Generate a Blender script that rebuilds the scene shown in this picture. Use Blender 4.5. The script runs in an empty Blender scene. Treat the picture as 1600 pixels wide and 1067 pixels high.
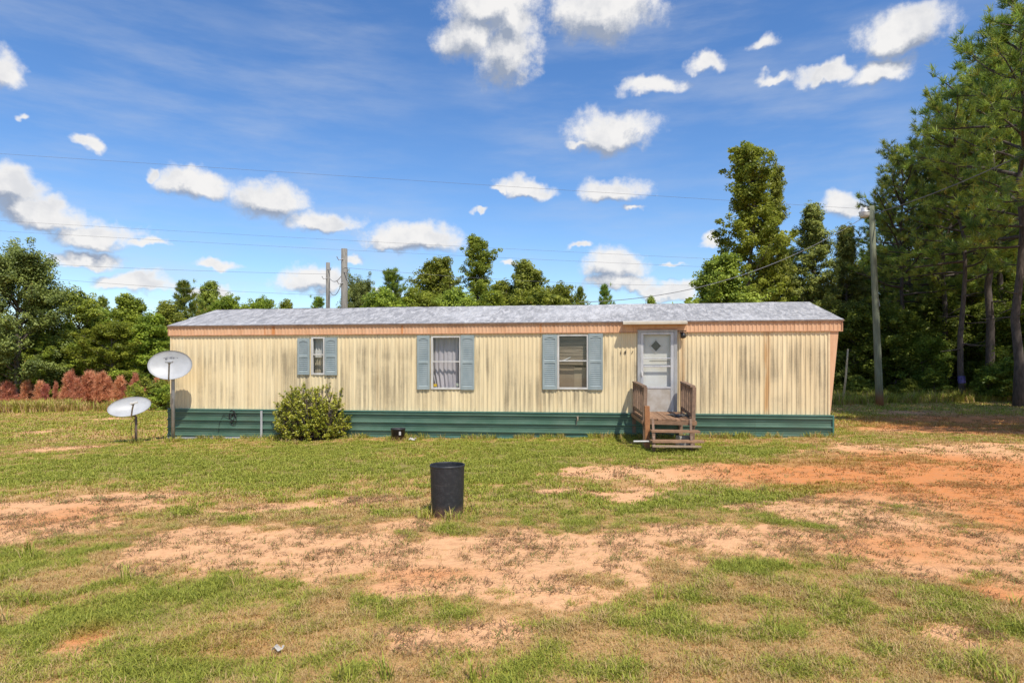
import bpy, math, random
import numpy as np
from mathutils import Vector

SC = bpy.context.scene
COL = SC.collection
R = math.radians
F = 1035.0            # focal length in photo pixels (1600 wide)
CX, HY = 800.0, 571.0  # principal column, horizon row
EYE = 1.7

# ------------------------------------------------------------------ camera
cd = bpy.data.cameras.new('camera')
cam = bpy.data.objects.new('camera', cd); COL.objects.link(cam)
cam.location = (0, 0, EYE); cam.rotation_euler = (R(90), 0, 0)
cd.sensor_width = 36.0; cd.lens = 36.0 * F / 1600.0
cd.shift_y = (HY - 533.5) / 1600.0
cd.clip_start = 0.05; cd.clip_end = 3000
SC.camera = cam

# ------------------------------------------------------------------ light
SUN_EL, SUN_AZ = 56.0, 27.0      # azimuth measured from behind the camera towards +X
sv = Vector((math.sin(R(SUN_AZ))*math.cos(R(SUN_EL)), -math.cos(R(SUN_AZ))*math.cos(R(SUN_EL)), math.sin(R(SUN_EL))))
sd = bpy.data.lights.new('sun', 'SUN'); sd.energy = 3.8; sd.angle = R(0.5); sd.color = (1.0, 0.94, 0.84)
so = bpy.data.objects.new('sun', sd); COL.objects.link(so)
so.rotation_euler = sv.to_track_quat('Z', 'Y').to_euler(); so.location = (10, -20, 40)
SKY_STRENGTH = 0.15
CLOUD_V = 4.6
SC.view_settings.view_transform = 'Standard'; SC.view_settings.look = 'None'
SC.view_settings.gamma = 1.0; SC.view_settings.exposure = 0.42
SC.view_settings.use_curve_mapping = False
SC.render.engine = 'CYCLES'
SC.cycles.max_bounces = 6; SC.cycles.diffuse_bounces = 3; SC.cycles.glossy_bounces = 3
SC.cycles.transmission_bounces = 4; SC.cycles.transparent_max_bounces = 8

# ------------------------------------------------------------------ world: sky with clouds, by direction
W = bpy.data.worlds.new('World'); SC.world = W; W.use_nodes = True
nt = W.node_tree; nt.nodes.clear(); NL = nt.links
def wn(t, **kw):
    n = nt.nodes.new(t)
    for k, v in kw.items(): setattr(n, k, v)
    return n
def wset(sock, v):
    if isinstance(v, bpy.types.NodeSocket): NL.new(v, sock)
    else: sock.default_value = v
def wm(op, a, b=None, c=None, clamp=False):
    n = wn('ShaderNodeMath', operation=op); n.use_clamp = clamp
    wset(n.inputs[0], a)
    if b is not None: wset(n.inputs[1], b)
    if c is not None: wset(n.inputs[2], c)
    return n.outputs[0]
def wv(op, a, b=None, scale=None):
    n = wn('ShaderNodeVectorMath', operation=op)
    wset(n.inputs[0], a)
    if b is not None: wset(n.inputs[1], b)
    if scale is not None: n.inputs['Scale'].default_value = scale
    return n.outputs['Value'] if op in ('LENGTH', 'DOT_PRODUCT') else n.outputs[0]
def wcomb(x, y, z=0.0):
    n = wn('ShaderNodeCombineXYZ'); wset(n.inputs[0], x); wset(n.inputs[1], y); wset(n.inputs[2], z); return n.outputs[0]
def wramp(v, a, b):
    n = wn('ShaderNodeMapRange', interpolation_type='SMOOTHSTEP'); wset(n.inputs[0], v); wset(n.inputs[1], a); wset(n.inputs[2], b)
    return n.outputs[0]
def wmix(f, a, b):
    n = wn('ShaderNodeMix', data_type='RGBA'); wset(n.inputs[0], f); wset(n.inputs[6], a); wset(n.inputs[7], b); return n.outputs[2]
tc = wn('ShaderNodeTexCoord'); sep = wn('ShaderNodeSeparateXYZ'); NL.new(tc.outputs['Generated'], sep.inputs[0])
X, Y, Z = sep.outputs
az = wm('ARCTAN2', X, Y)
PER = math.pi/2
az = wm('SUBTRACT', wm('FLOORED_MODULO', wm('ADD', az, PER/2), PER), PER/2)
el = wm('ARCSINE', Z)
P0 = wcomb(az, el)
clouds = [ # px, py, rx, ry in photo pixels, weight : the direction of every cloud
 (765,12,80,56,1),(795,92,46,62,1),(735,62,52,48,1),(795,45,40,60,1),(942,16,92,62,1),(1095,92,34,20,.9),(1195,75,34,22,.75),(1012,132,50,18,.85),
 (955,206,70,36,1),(905,218,38,12,.7),(1412,58,72,40,1),(1375,115,52,24,1),(1290,117,42,17,1),(1215,125,44,11,.75),(0,115,34,38,1),(134,212,23,15,.9),
 (305,288,60,28,1),(420,312,72,36,1),(510,349,62,22,1),(650,378,76,32,1),(610,385,40,20,1),(240,272,18,11,.8),(822,298,44,19,1),(780,304,18,9,.8),(962,294,52,23,1),(990,322,26,7,.6),
 (15,300,60,36,1),(75,335,80,28,1),(150,366,72,26,1),(130,400,66,16,1),(215,440,66,16,1),(330,452,50,13,1),(335,412,50,10,.7),(230,378,40,9,.7),
 (490,442,54,24,1),(958,420,58,32,1),(965,446,64,18,1),(1045,455,56,17,1),(1320,318,42,24,1),(900,382,17,9,.8),(745,336,17,6,.7),
 (1055,412,44,7,.55),(1110,376,15,14,.8),(553,414,24,11,.8),(800,410,22,8,.7),(1150,470,60,14,.8),(30,180,16,9,.5),(600,455,40,12,.7),
 (300,-60,90,40,1),(620,-120,110,50,1),(1350,-130,130,50,1),(-150,-40,90,50,1),(1700,200,90,40,1),(-90,250,60,30,1),(1000,-320,140,80,1),(300,-330,140,70,1)]
def noise(vec, scale, detail=8.0, rough=0.55):
    n = wn('ShaderNodeTexNoise'); NL.new(vec, n.inputs['Vector'])
    n.inputs['Scale'].default_value = scale; n.inputs['Detail'].default_value = detail; n.inputs['Roughness'].default_value = rough
    return n
w1 = noise(P0, 9.0, 2.0); w2 = noise(P0, 30.0, 3.0)
WARP = wv('ADD', wv('SCALE', wv('SUBTRACT', w1.outputs['Color'], (.5, .5, .5)), scale=0.05),
          wv('SCALE', wv('SUBTRACT', w2.outputs['Color'], (.5, .5, .5)), scale=0.035))
def density(P, seed):
    Pw = wv('ADD', P, WARP)
    best = None; sp = wn('ShaderNodeSeparateXYZ'); NL.new(Pw, sp.inputs[0])
    for px, py, rx, ry, w in clouds:
        Pc = wcomb(sp.outputs[0], sp.outputs[1], seed if best is None else best)   # chained through an ignored z, so the shader needs little memory
        a = math.atan((px-CX)/F); hyp = math.hypot(F, px-CX); e = math.atan((HY-py)/hyp)
        ra = rx/F*math.cos(a)**2; re = ry/hyp*math.cos(e)**2
        m = wn('ShaderNodeMapping', vector_type='POINT'); NL.new(Pc, m.inputs['Vector'])
        m.inputs['Scale'].default_value = (1/ra, 1/re, 0); m.inputs['Location'].default_value = (-a/ra, -e/re, 0)
        q = wv('MAXIMUM', m.outputs[0], wv('MULTIPLY', m.outputs[0], (-1, -1.3, 0)))   # flatter base than top
        d = wm('MULTIPLY_ADD', wv('LENGTH', q), -w if w == 1 else -1.0, w)
        best = d if best is None else wm('SMOOTH_MAX', best, d, 0.15)
    n = noise(P, 25.0, 9.0, 0.7)
    return wm('MULTIPLY_ADD', n.outputs[0], 2.0, wm('MULTIPLY_ADD', best, 1.55, -0.80))
D0 = density(P0, 0.0)
D1 = density(wv('ADD', P0, (0.007, 0.020, 0)), D0)
alpha = wm('MULTIPLY', wramp(D0, -0.22, 0.85), 0.98)
bill = wm('SUBTRACT', D0, D1)
sh = wm('MULTIPLY_ADD', bill, 1.0, 0.62, clamp=True)
mott = noise(P0, 17.0, 5.0, .6)
sh = wm('SUBTRACT', sh, wm('MULTIPLY', wramp(mott.outputs[0], .42, .68), wm('MULTIPLY', wramp(D0, .35, 1.0), .30)), clamp=True)
ccol = wmix(sh, (CLOUD_V*.36, CLOUD_V*.42, CLOUD_V*.54, 1), (CLOUD_V*1.0, CLOUD_V*.985, CLOUD_V*.97, 1))
# thin high cirrus, streaked
mp = wn('ShaderNodeMapping'); NL.new(P0, mp.inputs['Vector']); mp.inputs['Rotation'].default_value = (0, 0, R(14)); mp.inputs['Scale'].default_value = (2.2, 11, 1)
ci = noise(mp.outputs[0], 1.6, 7.0, 0.6)
ci_big = noise(P0, 2.4, 2.0)
cir = wm('MULTIPLY', wramp(ci.outputs[0], 0.36, 0.80), wramp(ci_big.outputs[0], 0.28, 0.62))
sky = wn('ShaderNodeTexSky', sky_type='NISHITA'); sky.sun_disc = False
sky.sun_elevation = R(SUN_EL); sky.sun_rotation = R(180 - SUN_AZ); sky.altitude = 200; sky.air_density = 1.0; sky.dust_density = 0.3; sky.ozone_density = 3.0
hs = wn('ShaderNodeHueSaturation'); NL.new(sky.outputs[0], hs.inputs['Color']); hs.inputs['Saturation'].default_value = 1.22; hs.inputs['Hue'].default_value = .506; hs.inputs['Value'].default_value = .86
c1 = wmix(wm('MULTIPLY', cir, 0.44), hs.outputs[0], (CLOUD_V*.66, CLOUD_V*.72, CLOUD_V*.82, 1))
c2 = wmix(alpha, c1, ccol)
bg = wn('ShaderNodeBackground'); NL.new(c2, bg.inputs['Color']); bg.inputs['Strength'].default_value = SKY_STRENGTH
wo = wn('ShaderNodeOutputWorld'); NL.new(bg.outputs[0], wo.inputs['Surface'])
W.cycles.sampling_method = 'MANUAL'; W.cycles.sample_map_resolution = 512

# ------------------------------------------------------------------ helpers
_tab = np.random.RandomState(5).rand(256, 256)
def vnoise(x, y):
    x = np.asarray(x, float); y = np.asarray(y, float)
    xi = np.floor(x).astype(int); yi = np.floor(y).astype(int); fx = x-xi; fy = y-yi
    fx = fx*fx*(3-2*fx); fy = fy*fy*(3-2*fy)
    g = lambda a, b: _tab[a & 255, b & 255]
    return (g(xi, yi)*(1-fx)+g(xi+1, yi)*fx)*(1-fy)+(g(xi, yi+1)*(1-fx)+g(xi+1, yi+1)*fx)*fy
def fbm(x, y, o=5):
    s = 0; a = .5; t = 0
    for k in range(o):
        s = s+a*vnoise(x*2**k+17.3*k, y*2**k+31.7*k); t += a; a *= .5
    return s/t
def gbase(x, y):
    x = np.asarray(x, float); y = np.asarray(y, float)
    return 0.019*np.clip(x, -45, 40) - 0.0024*np.clip(y, -40, 60)
def gz(x, y): return float(gbase(x, y))
def P(px, d): return ((px-CX)/F*d, d)                      # column and distance -> x, y
def zat(py, d): return EYE + (HY-py)/F*d
def gp(px, py):                                            # pixel on the ground -> x, y
    d = 10.0
    for _ in range(40):
        x = (px-CX)/F*d
        d = (EYE-gz(x, d))*F/(py-HY)
    return ((px-CX)/F*d, d)

class MB:
    def __init__(s): s.v = []; s.f = []
    def quad(s, *p):
        n = len(s.v); s.v += [tuple(q) for q in p]; s.f.append(tuple(range(n, n+len(p))))
    def box(s, a, b, rot=None):
        (x0, y0, z0), (x1, y1, z1) = a, b
        n = len(s.v)
        s.v += [(x0,y0,z0),(x1,y0,z0),(x1,y1,z0),(x0,y1,z0),(x0,y0,z1),(x1,y0,z1),(x1,y1,z1),(x0,y1,z1)]
        s.f += [tuple(n+i for i in q) for q in ((0,3,2,1),(4,5,6,7),(0,1,5,4),(1,2,6,5),(2,3,7,6),(3,0,4,7))]
    def hexa(s, p):                                        # eight corners, bottom ring then top ring
        n = len(s.v); s.v += [tuple(q) for q in p]
        s.f += [tuple(n+i for i in q) for q in ((0,3,2,1),(4,5,6,7),(0,1,5,4),(1,2,6,5),(2,3,7,6),(3,0,4,7))]
    def bar(s, p, q, w, h, up=(0,0,1)):                    # box bar from p to q
        p = Vector(p); q = Vector(q); d = (q-p).normalized(); u = Vector(up)
        if abs(d.dot(u)) > .95: u = Vector((0, 1, 0))
        r = d.cross(u).normalized(); u = r.cross(d)
        c = lambda o, a, b: o + r*a*w/2 + u*b*h/2
        s.hexa([c(p,-1,-1),c(p,1,-1),c(q,1,-1),c(q,-1,-1),c(p,-1,1),c(p,1,1),c(q,1,1),c(q,-1,1)])
    def tube(s, pts, rad, sides=8, cap=True):
        n0 = len(s.v); m = len(pts); pts = [Vector(p) for p in pts]
        ref = None
        for i, p in enumerate(pts):
            d = (pts[min(i+1, m-1)]-pts[max(i-1, 0)]).normalized()
            if ref is None: ref = Vector((1, 0, 0)) if abs(d.x) < .8 else Vector((0, 1, 0))
            a = (ref - d*ref.dot(d)).normalized(); b = d.cross(a); ref = a
            r = rad[i] if hasattr(rad, '__len__') else rad
            for k in range(sides):
                t = 2*math.pi*k/sides; s.v.append(tuple(p + a*(r*math.cos(t)) + b*(r*math.sin(t))))
        for i in range(m-1):
            for k in range(sides):
                k2 = (k+1) % sides
                s.f.append((n0+i*sides+k, n0+i*sides+k2, n0+(i+1)*sides+k2, n0+(i+1)*sides+k))
        if cap:
            s.f.append(tuple(n0+k for k in range(sides))[::-1]); s.f.append(tuple(n0+(m-1)*sides+k for k in range(sides)))
    def lathe(s, prof, sides=32, c=(0,0,0)):
        n0 = len(s.v)
        for r, z in prof:
            for k in range(sides):
                t = 2*math.pi*k/sides; s.v.append((c[0]+r*math.cos(t), c[1]+r*math.sin(t), c[2]+z))
        for i in range(len(prof)-1):
            for k in range(sides):
                k2 = (k+1) % sides; s.f.append((n0+i*sides+k, n0+i*sides+k2, n0+(i+1)*sides+k2, n0+(i+1)*sides+k))
    def mesh(s, name, smooth=False):
        m = bpy.data.meshes.new(name); m.from_pydata(s.v, [], s.f); m.update()
        if smooth: m.polygons.foreach_set('use_smooth', [True]*len(m.polygons))
        return m
def link(name, me, mat=None, parent=None, loc=(0,0,0), rot=(0,0,0)):
    o = bpy.data.objects.new(name, me); COL.objects.link(o); o.parent = parent; o.location = loc; o.rotation_euler = rot
    if mat is not None and not me.materials: me.materials.append(mat)
    return o
def obj(name, mb, mat, parent=None, smooth=False, bevel=0, loc=(0,0,0), rot=(0,0,0)):
    o = link(name, mb.mesh(name, smooth), mat, parent, loc, rot)
    if bevel:
        b = o.modifiers.new('bevel', 'BEVEL'); b.width = bevel; b.segments = 2; b.limit_method = 'ANGLE'
    return o
def tag(o, label=None, cat=None, group=None, kind=None):
    if label: o['label'] = label
    if cat: o['category'] = cat
    if group: o['group'] = group
    if kind: o['kind'] = kind
    return o
def thing(name, label, cat, loc=(0,0,0), rz=0, group=None):
    o = bpy.data.objects.new(name, None); COL.objects.link(o); o.location = loc; o.rotation_euler = (0,0,rz); o.empty_display_size = .2
    return tag(o, label, cat, group)

# ------------------------------------------------------------------ materials
class NT:
    def __init__(s, name):
        s.m = bpy.data.materials.new(name); s.m.use_nodes = True; s.t = s.m.node_tree; s.t.nodes.clear()
        s.out = s.t.nodes.new('ShaderNodeOutputMaterial')
    def n(s, t, **kw):
        o = s.t.nodes.new(t)
        for k, v in kw.items(): setattr(o, k, v)
        return o
    def set(s, sock, v):
        if isinstance(v, bpy.types.NodeSocket): s.t.links.new(v, sock)
        else: sock.default_value = v
    def math(s, op, a, b=None, c=None, clamp=False):
        o = s.n('ShaderNodeMath', operation=op); o.use_clamp = clamp; s.set(o.inputs[0], a)
        if b is not None: s.set(o.inputs[1], b)
        if c is not None: s.set(o.inputs[2], c)
        return o.outputs[0]
    def ramp(s, v, a, b, lo=0.0, hi=1.0):
        o = s.n('ShaderNodeMapRange', interpolation_type='SMOOTHSTEP')
        for i, q in enumerate((v, a, b, lo, hi)): s.set(o.inputs[i], q)
        return o.outputs[0]
    def mix(s, f, a, b, mode='MIX'):
        o = s.n('ShaderNodeMix', data_type='RGBA', blend_type=mode); s.set(o.inputs[0], f); s.set(o.inputs[6], a); s.set(o.inputs[7], b); return o.outputs[2]
    def coords(s, scale=(1,1,1), kind='Object', rot=(0,0,0), loc=(0,0,0)):
        c = s.n('ShaderNodeTexCoord'); m = s.n('ShaderNodeMapping'); s.t.links.new(c.outputs[kind], m.inputs[0])
        m.inputs['Scale'].default_value = scale; m.inputs['Rotation'].default_value = rot; m.inputs['Location'].default_value = loc; return m.outputs[0]
    def noise(s, vec, scale, detail=5.0, rough=.55, dist=0.0):
        o = s.n('ShaderNodeTexNoise'); s.t.links.new(vec, o.inputs['Vector']); o.inputs['Scale'].default_value = scale
        o.inputs['Detail'].default_value = detail; o.inputs['Roughness'].default_value = rough; o.inputs['Distortion'].default_value = dist
        return o.outputs[0]
    def attr(s, name, kind='GEOMETRY'):
        o = s.n('ShaderNodeAttribute', attribute_type=kind, attribute_name=name); return o.outputs['Fac']
    def bump(s, h, strength=.3, dist=.01):
        o = s.n('ShaderNodeBump'); s.set(o.inputs['Height'], h); o.inputs['Strength'].default_value = strength; o.inputs['Distance'].default_value = dist; return o.outputs[0]
    def princ(s, col, rough=.6, metal=0.0, normal=None, spec=.5):
        o = s.n('ShaderNodeBsdfPrincipled'); s.set(o.inputs['Base Color'], col); s.set(o.inputs['Roughness'], rough); s.set(o.inputs['Metallic'], metal)
        s.set(o.inputs['Specular IOR Level'], spec)
        if normal is not None: s.t.links.new(normal, o.inputs['Normal'])
        return o.outputs[0]
    def done(s, sh): s.t.links.new(sh, s.out.inputs['Surface']); return s.m
def rgb(r, g, b): return (r, g, b, 1)
def surf(name, a, b, scale=6, stretch=(1,1,1), rough=.6, metal=0, bump=.15, spec=.4, lo=.35, hi=.68, dirt=None, rnd=0.0):
    t = NT(name); v = t.coords(stretch); n = t.noise(v, scale, 6, .6)
    c = t.mix(t.ramp(n, lo, hi), rgb(*a), rgb(*b))
    if dirt:
        n2 = t.noise(t.coords((1,1,1)), scale*.23, 4); c = t.mix(t.ramp(n2, .48, .75, 0, .7), c, rgb(*dirt))
    if rnd:
        oi = t.n('ShaderNodeObjectInfo'); h = t.n('ShaderNodeHueSaturation'); t.set(h.inputs['Color'], c)
        t.set(h.inputs['Value'], t.ramp(oi.outputs['Random'], 0, 1, 1-rnd, 1+rnd)); c = h.outputs[0]
    return t.done(t.princ(c, rough, metal, t.bump(n, bump, .006), spec))
def leafmat(name, dark, light, dry, trans=.35, rough=.5, rnd=.18):
    t = NT(name); a = t.attr('tint'); oi = t.n('ShaderNodeObjectInfo')
    c = t.mix(t.ramp(a, 0.0, .85), rgb(*dark), rgb(*light)); c = t.mix(t.ramp(a, .93, .985, 0, .8), c, rgb(*dry))
    h = t.n('ShaderNodeHueSaturation'); t.set(h.inputs['Color'], c)
    t.set(h.inputs['Hue'], t.ramp(oi.outputs['Random'], 0, 1, .485, .515)); t.set(h.inputs['Value'], t.ramp(oi.outputs['Random'], 0, 1, 1-rnd, 1+rnd))
    c = h.outputs[0]
    p = t.princ(c, rough, 0, None, .35); tr = t.n('ShaderNodeBsdfTranslucent'); t.set(tr.inputs['Color'], t.mix(.35, c, rgb(.35,.42,.05), 'ADD' if False else 'MIX'))
    mx = t.n('ShaderNodeMixShader'); mx.inputs[0].default_value = trans; t.t.links.new(p, mx.inputs[1]); t.t.links.new(tr.outputs[0], mx.inputs[2])
    return t.done(mx.outputs[0])

# ------------------------------------------------------------------ ground sheet with bare clay, lawn on top
def ell(lst):
    out = []
    for px, py, rx, ry, w in lst:
        x, y = gp(px, py); h = EYE-gz(x, y)
        out.append((x, y, rx*y/F, ry*y*y/(F*h), w))
    return out
DIRT = ell([(60,805,150,40,1.1),(180,790,80,26,.8),(0,830,120,24,.9),(300,850,110,36,1.0),(420,858,140,36,1.1),(560,862,150,40,1.15),(640,820,70,14,.8),(700,868,150,42,1.15),(840,858,150,40,1.1),
 (960,860,130,44,1.1),(1090,840,110,30,.8),(760,910,120,22,.8),(620,925,80,16,.7),(940,738,110,13,1.0),(1060,742,90,11,.8),(1180,736,110,13,.75),(1330,745,120,22,1.05),(1470,742,150,24,1.15),(1600,750,150,32,1.1),
 (1300,800,130,28,1.05),(1420,830,150,36,1.1),(1560,850,150,40,1.1),(1600,800,120,40,1.0),(1280,850,140,34,.75),(1480,890,140,30,.75),(1150,790,60,10,.5),(1000,770,70,10,.5),
 (1560,655,140,7,1.0),(1450,668,110,6,.9),(1580,676,100,5,.9),(1420,645,60,3,.9),(1350,700,70,10,.4),(1520,700,120,9,.6),(110,701,60,5,.95),(60,676,40,4,.9),(160,655,40,3,.7),(860,770,60,7,.55),(440,795,60,6,.45),(560,782,50,5,.5),
 (130,1000,40,18,.3),(700,985,110,18,.25),(1500,985,60,20,.35),(860,930,90,18,.5),(1570,930,70,20,.5),(1540,760,160,40,1.0),(1250,742,140,16,.9),(1400,780,120,22,.8),(1450,705,170,14,.7),(1560,720,120,16,.9)])
LUSH = ell([(1110,775,120,20,1.3),(1300,758,100,9,1.0),(820,775,110,18,.9),(700,735,300,20,.8),(200,730,300,26,.8),(1010,985,200,60,.8),(1240,960,110,30,.8),(150,970,130,45,.7),(330,925,120,22,.6),(60,880,110,20,.5),(150,858,70,9,1.0),
 (1000,705,260,10,1.0),(560,700,300,8,.9),(900,1050,200,40,.7),(1450,1040,120,30,.6),(650,960,120,20,.5),(300,1050,180,30,.5),(1180,895,90,14,.4)])
RED = ell([(1480,745,400,60,1.5),(1560,665,260,26,1.6),(1580,800,200,60,.9),(1400,850,300,50,.55),(1250,735,170,22,.9),(100,810,140,26,.45),(700,900,140,22,.4),(1500,790,160,30,.6),(1550,930,140,50,.6),(140,990,60,30,.5),(380,1010,200,60,.35)])
def field(lst, x, y):
    s = np.full(np.shape(x), -1.0)
    for cx, cy, a, b, w in lst: s = np.maximum(s, w*(1-np.sqrt(((x-cx)/a)**2+((y-cy)/b)**2)))
    return s
def dirtmap(x, y):
    d = field(DIRT, x, y)
    l = field(LUSH, x, y)
    n = fbm(x*.7+3, y*.7+9, 6)-.5; n2 = fbm(x*3.1+30, y*3.1, 4)-.5; n3 = fbm(x*9+3, y*9+60, 2)-.5
    v = np.clip(d, -.45, .6)*1.6 - np.clip(l, 0, .6)*.8 + n*1.7 + n2*1.5 + n3*.8 + .0
    return np.clip((v+.30)/.85, 0, 1)
def redmap(x, y): return np.clip(field(RED, x, y)*1.1 + (fbm(x*.4, y*.4+50, 4)-.5)*.9 + .22, 0, 1)
def lushmap(x, y): return np.clip(np.clip(field(LUSH, x, y), -.5, .8)*.75 + (fbm(x*.5+77, y*.5+11, 5)-.5)*1.6 + .33 + np.clip((y-9)/14, 0, .33) - np.clip((x-7)/10, 0, .25), 0, 1)
def bumpz(x, y): return (fbm(x*1.3, y*1.3, 4)-.5)*.05 + (fbm(x*.35+5, y*.35, 2)-.5)*.06*np.clip(y/6, 0, 1)
def gtop(x, y): return float(gbase(x, y)+bumpz(x, y))

ys = [-60, -40, -25, -15, -8, -4, -2, 0, 1, 1.8]
y = 2.4
while y < 46: ys.append(y); y += max(.045, .0105*y)
while y < 900: ys.append(y); y *= 1.16
xs = [0.0]; x = 0.0
while x < 20: x += .085+.004*x; xs.append(x)
while x < 900: x *= 1.2; xs.append(x)
xs = np.array(sorted([-q for q in xs[1:]] + xs)); ys = np.array(ys)
GX, GY = np.meshgrid(xs, ys); gx = GX.ravel(); gy = GY.ravel()
near = (np.hypot(gx, gy) < 70)
gzv = gbase(gx, gy) + np.where(near, bumpz(gx, gy), 0)
me = bpy.data.meshes.new('ground')
nx, ny = len(xs), len(ys)
ii, jj = np.meshgrid(np.arange(ny-1), np.arange(nx-1), indexing='ij')
q = (ii*nx+jj).ravel(); faces = np.stack([q, q+1, q+nx+1, q+nx], 1)
me.vertices.add(nx*ny); me.vertices.foreach_set('co', np.stack([gx, gy, gzv], 1).ravel())
me.loops.add(faces.size); me.loops.foreach_set('vertex_index', faces.ravel().astype(np.int32))
me.polygons.add(len(faces)); me.polygons.foreach_set('loop_start', np.arange(0, faces.size, 4, dtype=np.int32)); me.update(calc_edges=True)
for nm, fn in (('bare', dirtmap), ('red', redmap), ('lush', lushmap)):
    a = me.attributes.new(nm, 'FLOAT', 'POINT'); a.data.foreach_set('value', np.where(near, fn(gx, gy), .1).astype(np.float32))
me.polygons.foreach_set('use_smooth', [True]*len(me.polygons))
t = NT('clay_and_thatch')
bare, red, lush = t.attr('bare'), t.attr('red'), t.attr('lush')
v = t.coords((1,1,1)); n1 = t.noise(v, 9, 8, .62); n2 = t.noise(v, 45, 6, .65); n3 = t.noise(v, 2.2, 5)
clay = t.mix(t.ramp(t.math('ADD', red, t.math('MULTIPLY_ADD', n3, .5, -.25)), .05, .95), rgb(.75,.42,.21), rgb(.64,.245,.08))
clay = t.mix(t.ramp(n1, .42, .7, 0, .6), clay, rgb(.54,.27,.13)); clay = t.mix(t.ramp(n2, .55, .8, 0, .4), clay, rgb(.85,.56,.33))
thatch = t.mix(t.ramp(n2, .35, .7), rgb(.56,.31,.145), rgb(.40,.27,.085)); thatch = t.mix(t.ramp(n1, .5, .72, 0, .4), thatch, rgb(.23,.155,.06)); thatch = t.mix(t.ramp(lush, .3, .9, 0, .7), thatch, rgb(.17,.18,.045))
thatch = t.mix(t.ramp(red, .3, 1, 0, .7), thatch, rgb(.46,.21,.06))
edge = t.ramp(t.math('ADD', bare, t.math('ADD', t.math('MULTIPLY_ADD', n1, 1.3, -.65), t.math('MULTIPLY_ADD', n2, 1.0, -.5))), .2, .75)
c = t.mix(edge, thatch, clay)
gm = t.done(t.princ(c, .95, 0, t.bump(t.math('ADD', n1, t.math('MULTIPLY', n2, .6)), .7, .03), .15))
ground = link('ground', me, gm); tag(ground, 'lawn ground with worn orange clay patches', kind='structure')

# blades
def blade_tuft(name, seed, nb, spread, h0, h1, w, lean, mat):
    r = random.Random(seed); vs = []; fs = []; tt = []
    for b in range(nb):
        a = r.uniform(0, 6.283); rr = spread*math.sqrt(r.random()); bx, by = rr*math.cos(a), rr*math.sin(a)
        d = r.uniform(0, 6.283); h = r.uniform(h0, h1); l = r.uniform(.3, 1)*lean*h; ww = w*r.uniform(.7, 1.3)
        dx, dy = math.cos(d), math.sin(d); sx, sy = -dy*ww/2, dx*ww/2; n = len(vs)
        vs += [(bx-sx, by-sy, -.01), (bx+sx, by+sy, -.01), (bx+dx*l*.4+sx*.8, by+dy*l*.4+sy*.8, h*.6), (bx+dx*l*.4-sx*.8, by+dy*l*.4-sy*.8, h*.6), (bx+dx*l, by+dy*l, h*r.uniform(.8, 1))]
        fs += [(n, n+1, n+2, n+3), (n+3, n+2, n+4)]; tv = r.random(); tt += [tv, tv]
    m = bpy.data.meshes.new(name); m.from_pydata(vs, [], fs); m.update()
    at = m.attributes.new('blade', 'FLOAT', 'FACE'); at.data.foreach_set('value', tt); m.materials.append(mat)
    return bpy.data.objects.new(name, m)
def grassmat(name, green, green2, straw, straw2):
    t = NT(name); b = t.attr('blade'); ti = t.attr('tint', 'INSTANCER')
    g = t.mix(b, rgb(*green), rgb(*green2)); s = t.mix(b, rgb(*straw), rgb(*straw2))
    k = t.math('ADD', ti, t.math('MULTIPLY_ADD', b, .7, -.35)); c = t.mix(t.ramp(k, .3, .7), s, g); c = t.mix(t.ramp(t.attr('clay', 'INSTANCER'), .35, 1.0, 0, .55), c, rgb(.52,.25,.07))
    p = t.princ(c, .55, 0, None, .3); tr = t.n('ShaderNodeBsdfTranslucent'); t.set(tr.inputs['Color'], c)
    mx = t.n('ShaderNodeMixShader'); mx.inputs[0].default_value = .3; t.t.links.new(p, mx.inputs[1]); t.t.links.new(tr.outputs[0], mx.inputs[2])
    return t.done(mx.outputs[0])
GM = grassmat('grass_blades', (.175,.215,.022), (.48,.48,.075), (.66,.45,.22), (.44,.31,.09))
GD = grassmat('dry_sprigs', (.20,.19,.05), (.30,.27,.08), (.34,.20,.10), (.26,.15,.07))
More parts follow.
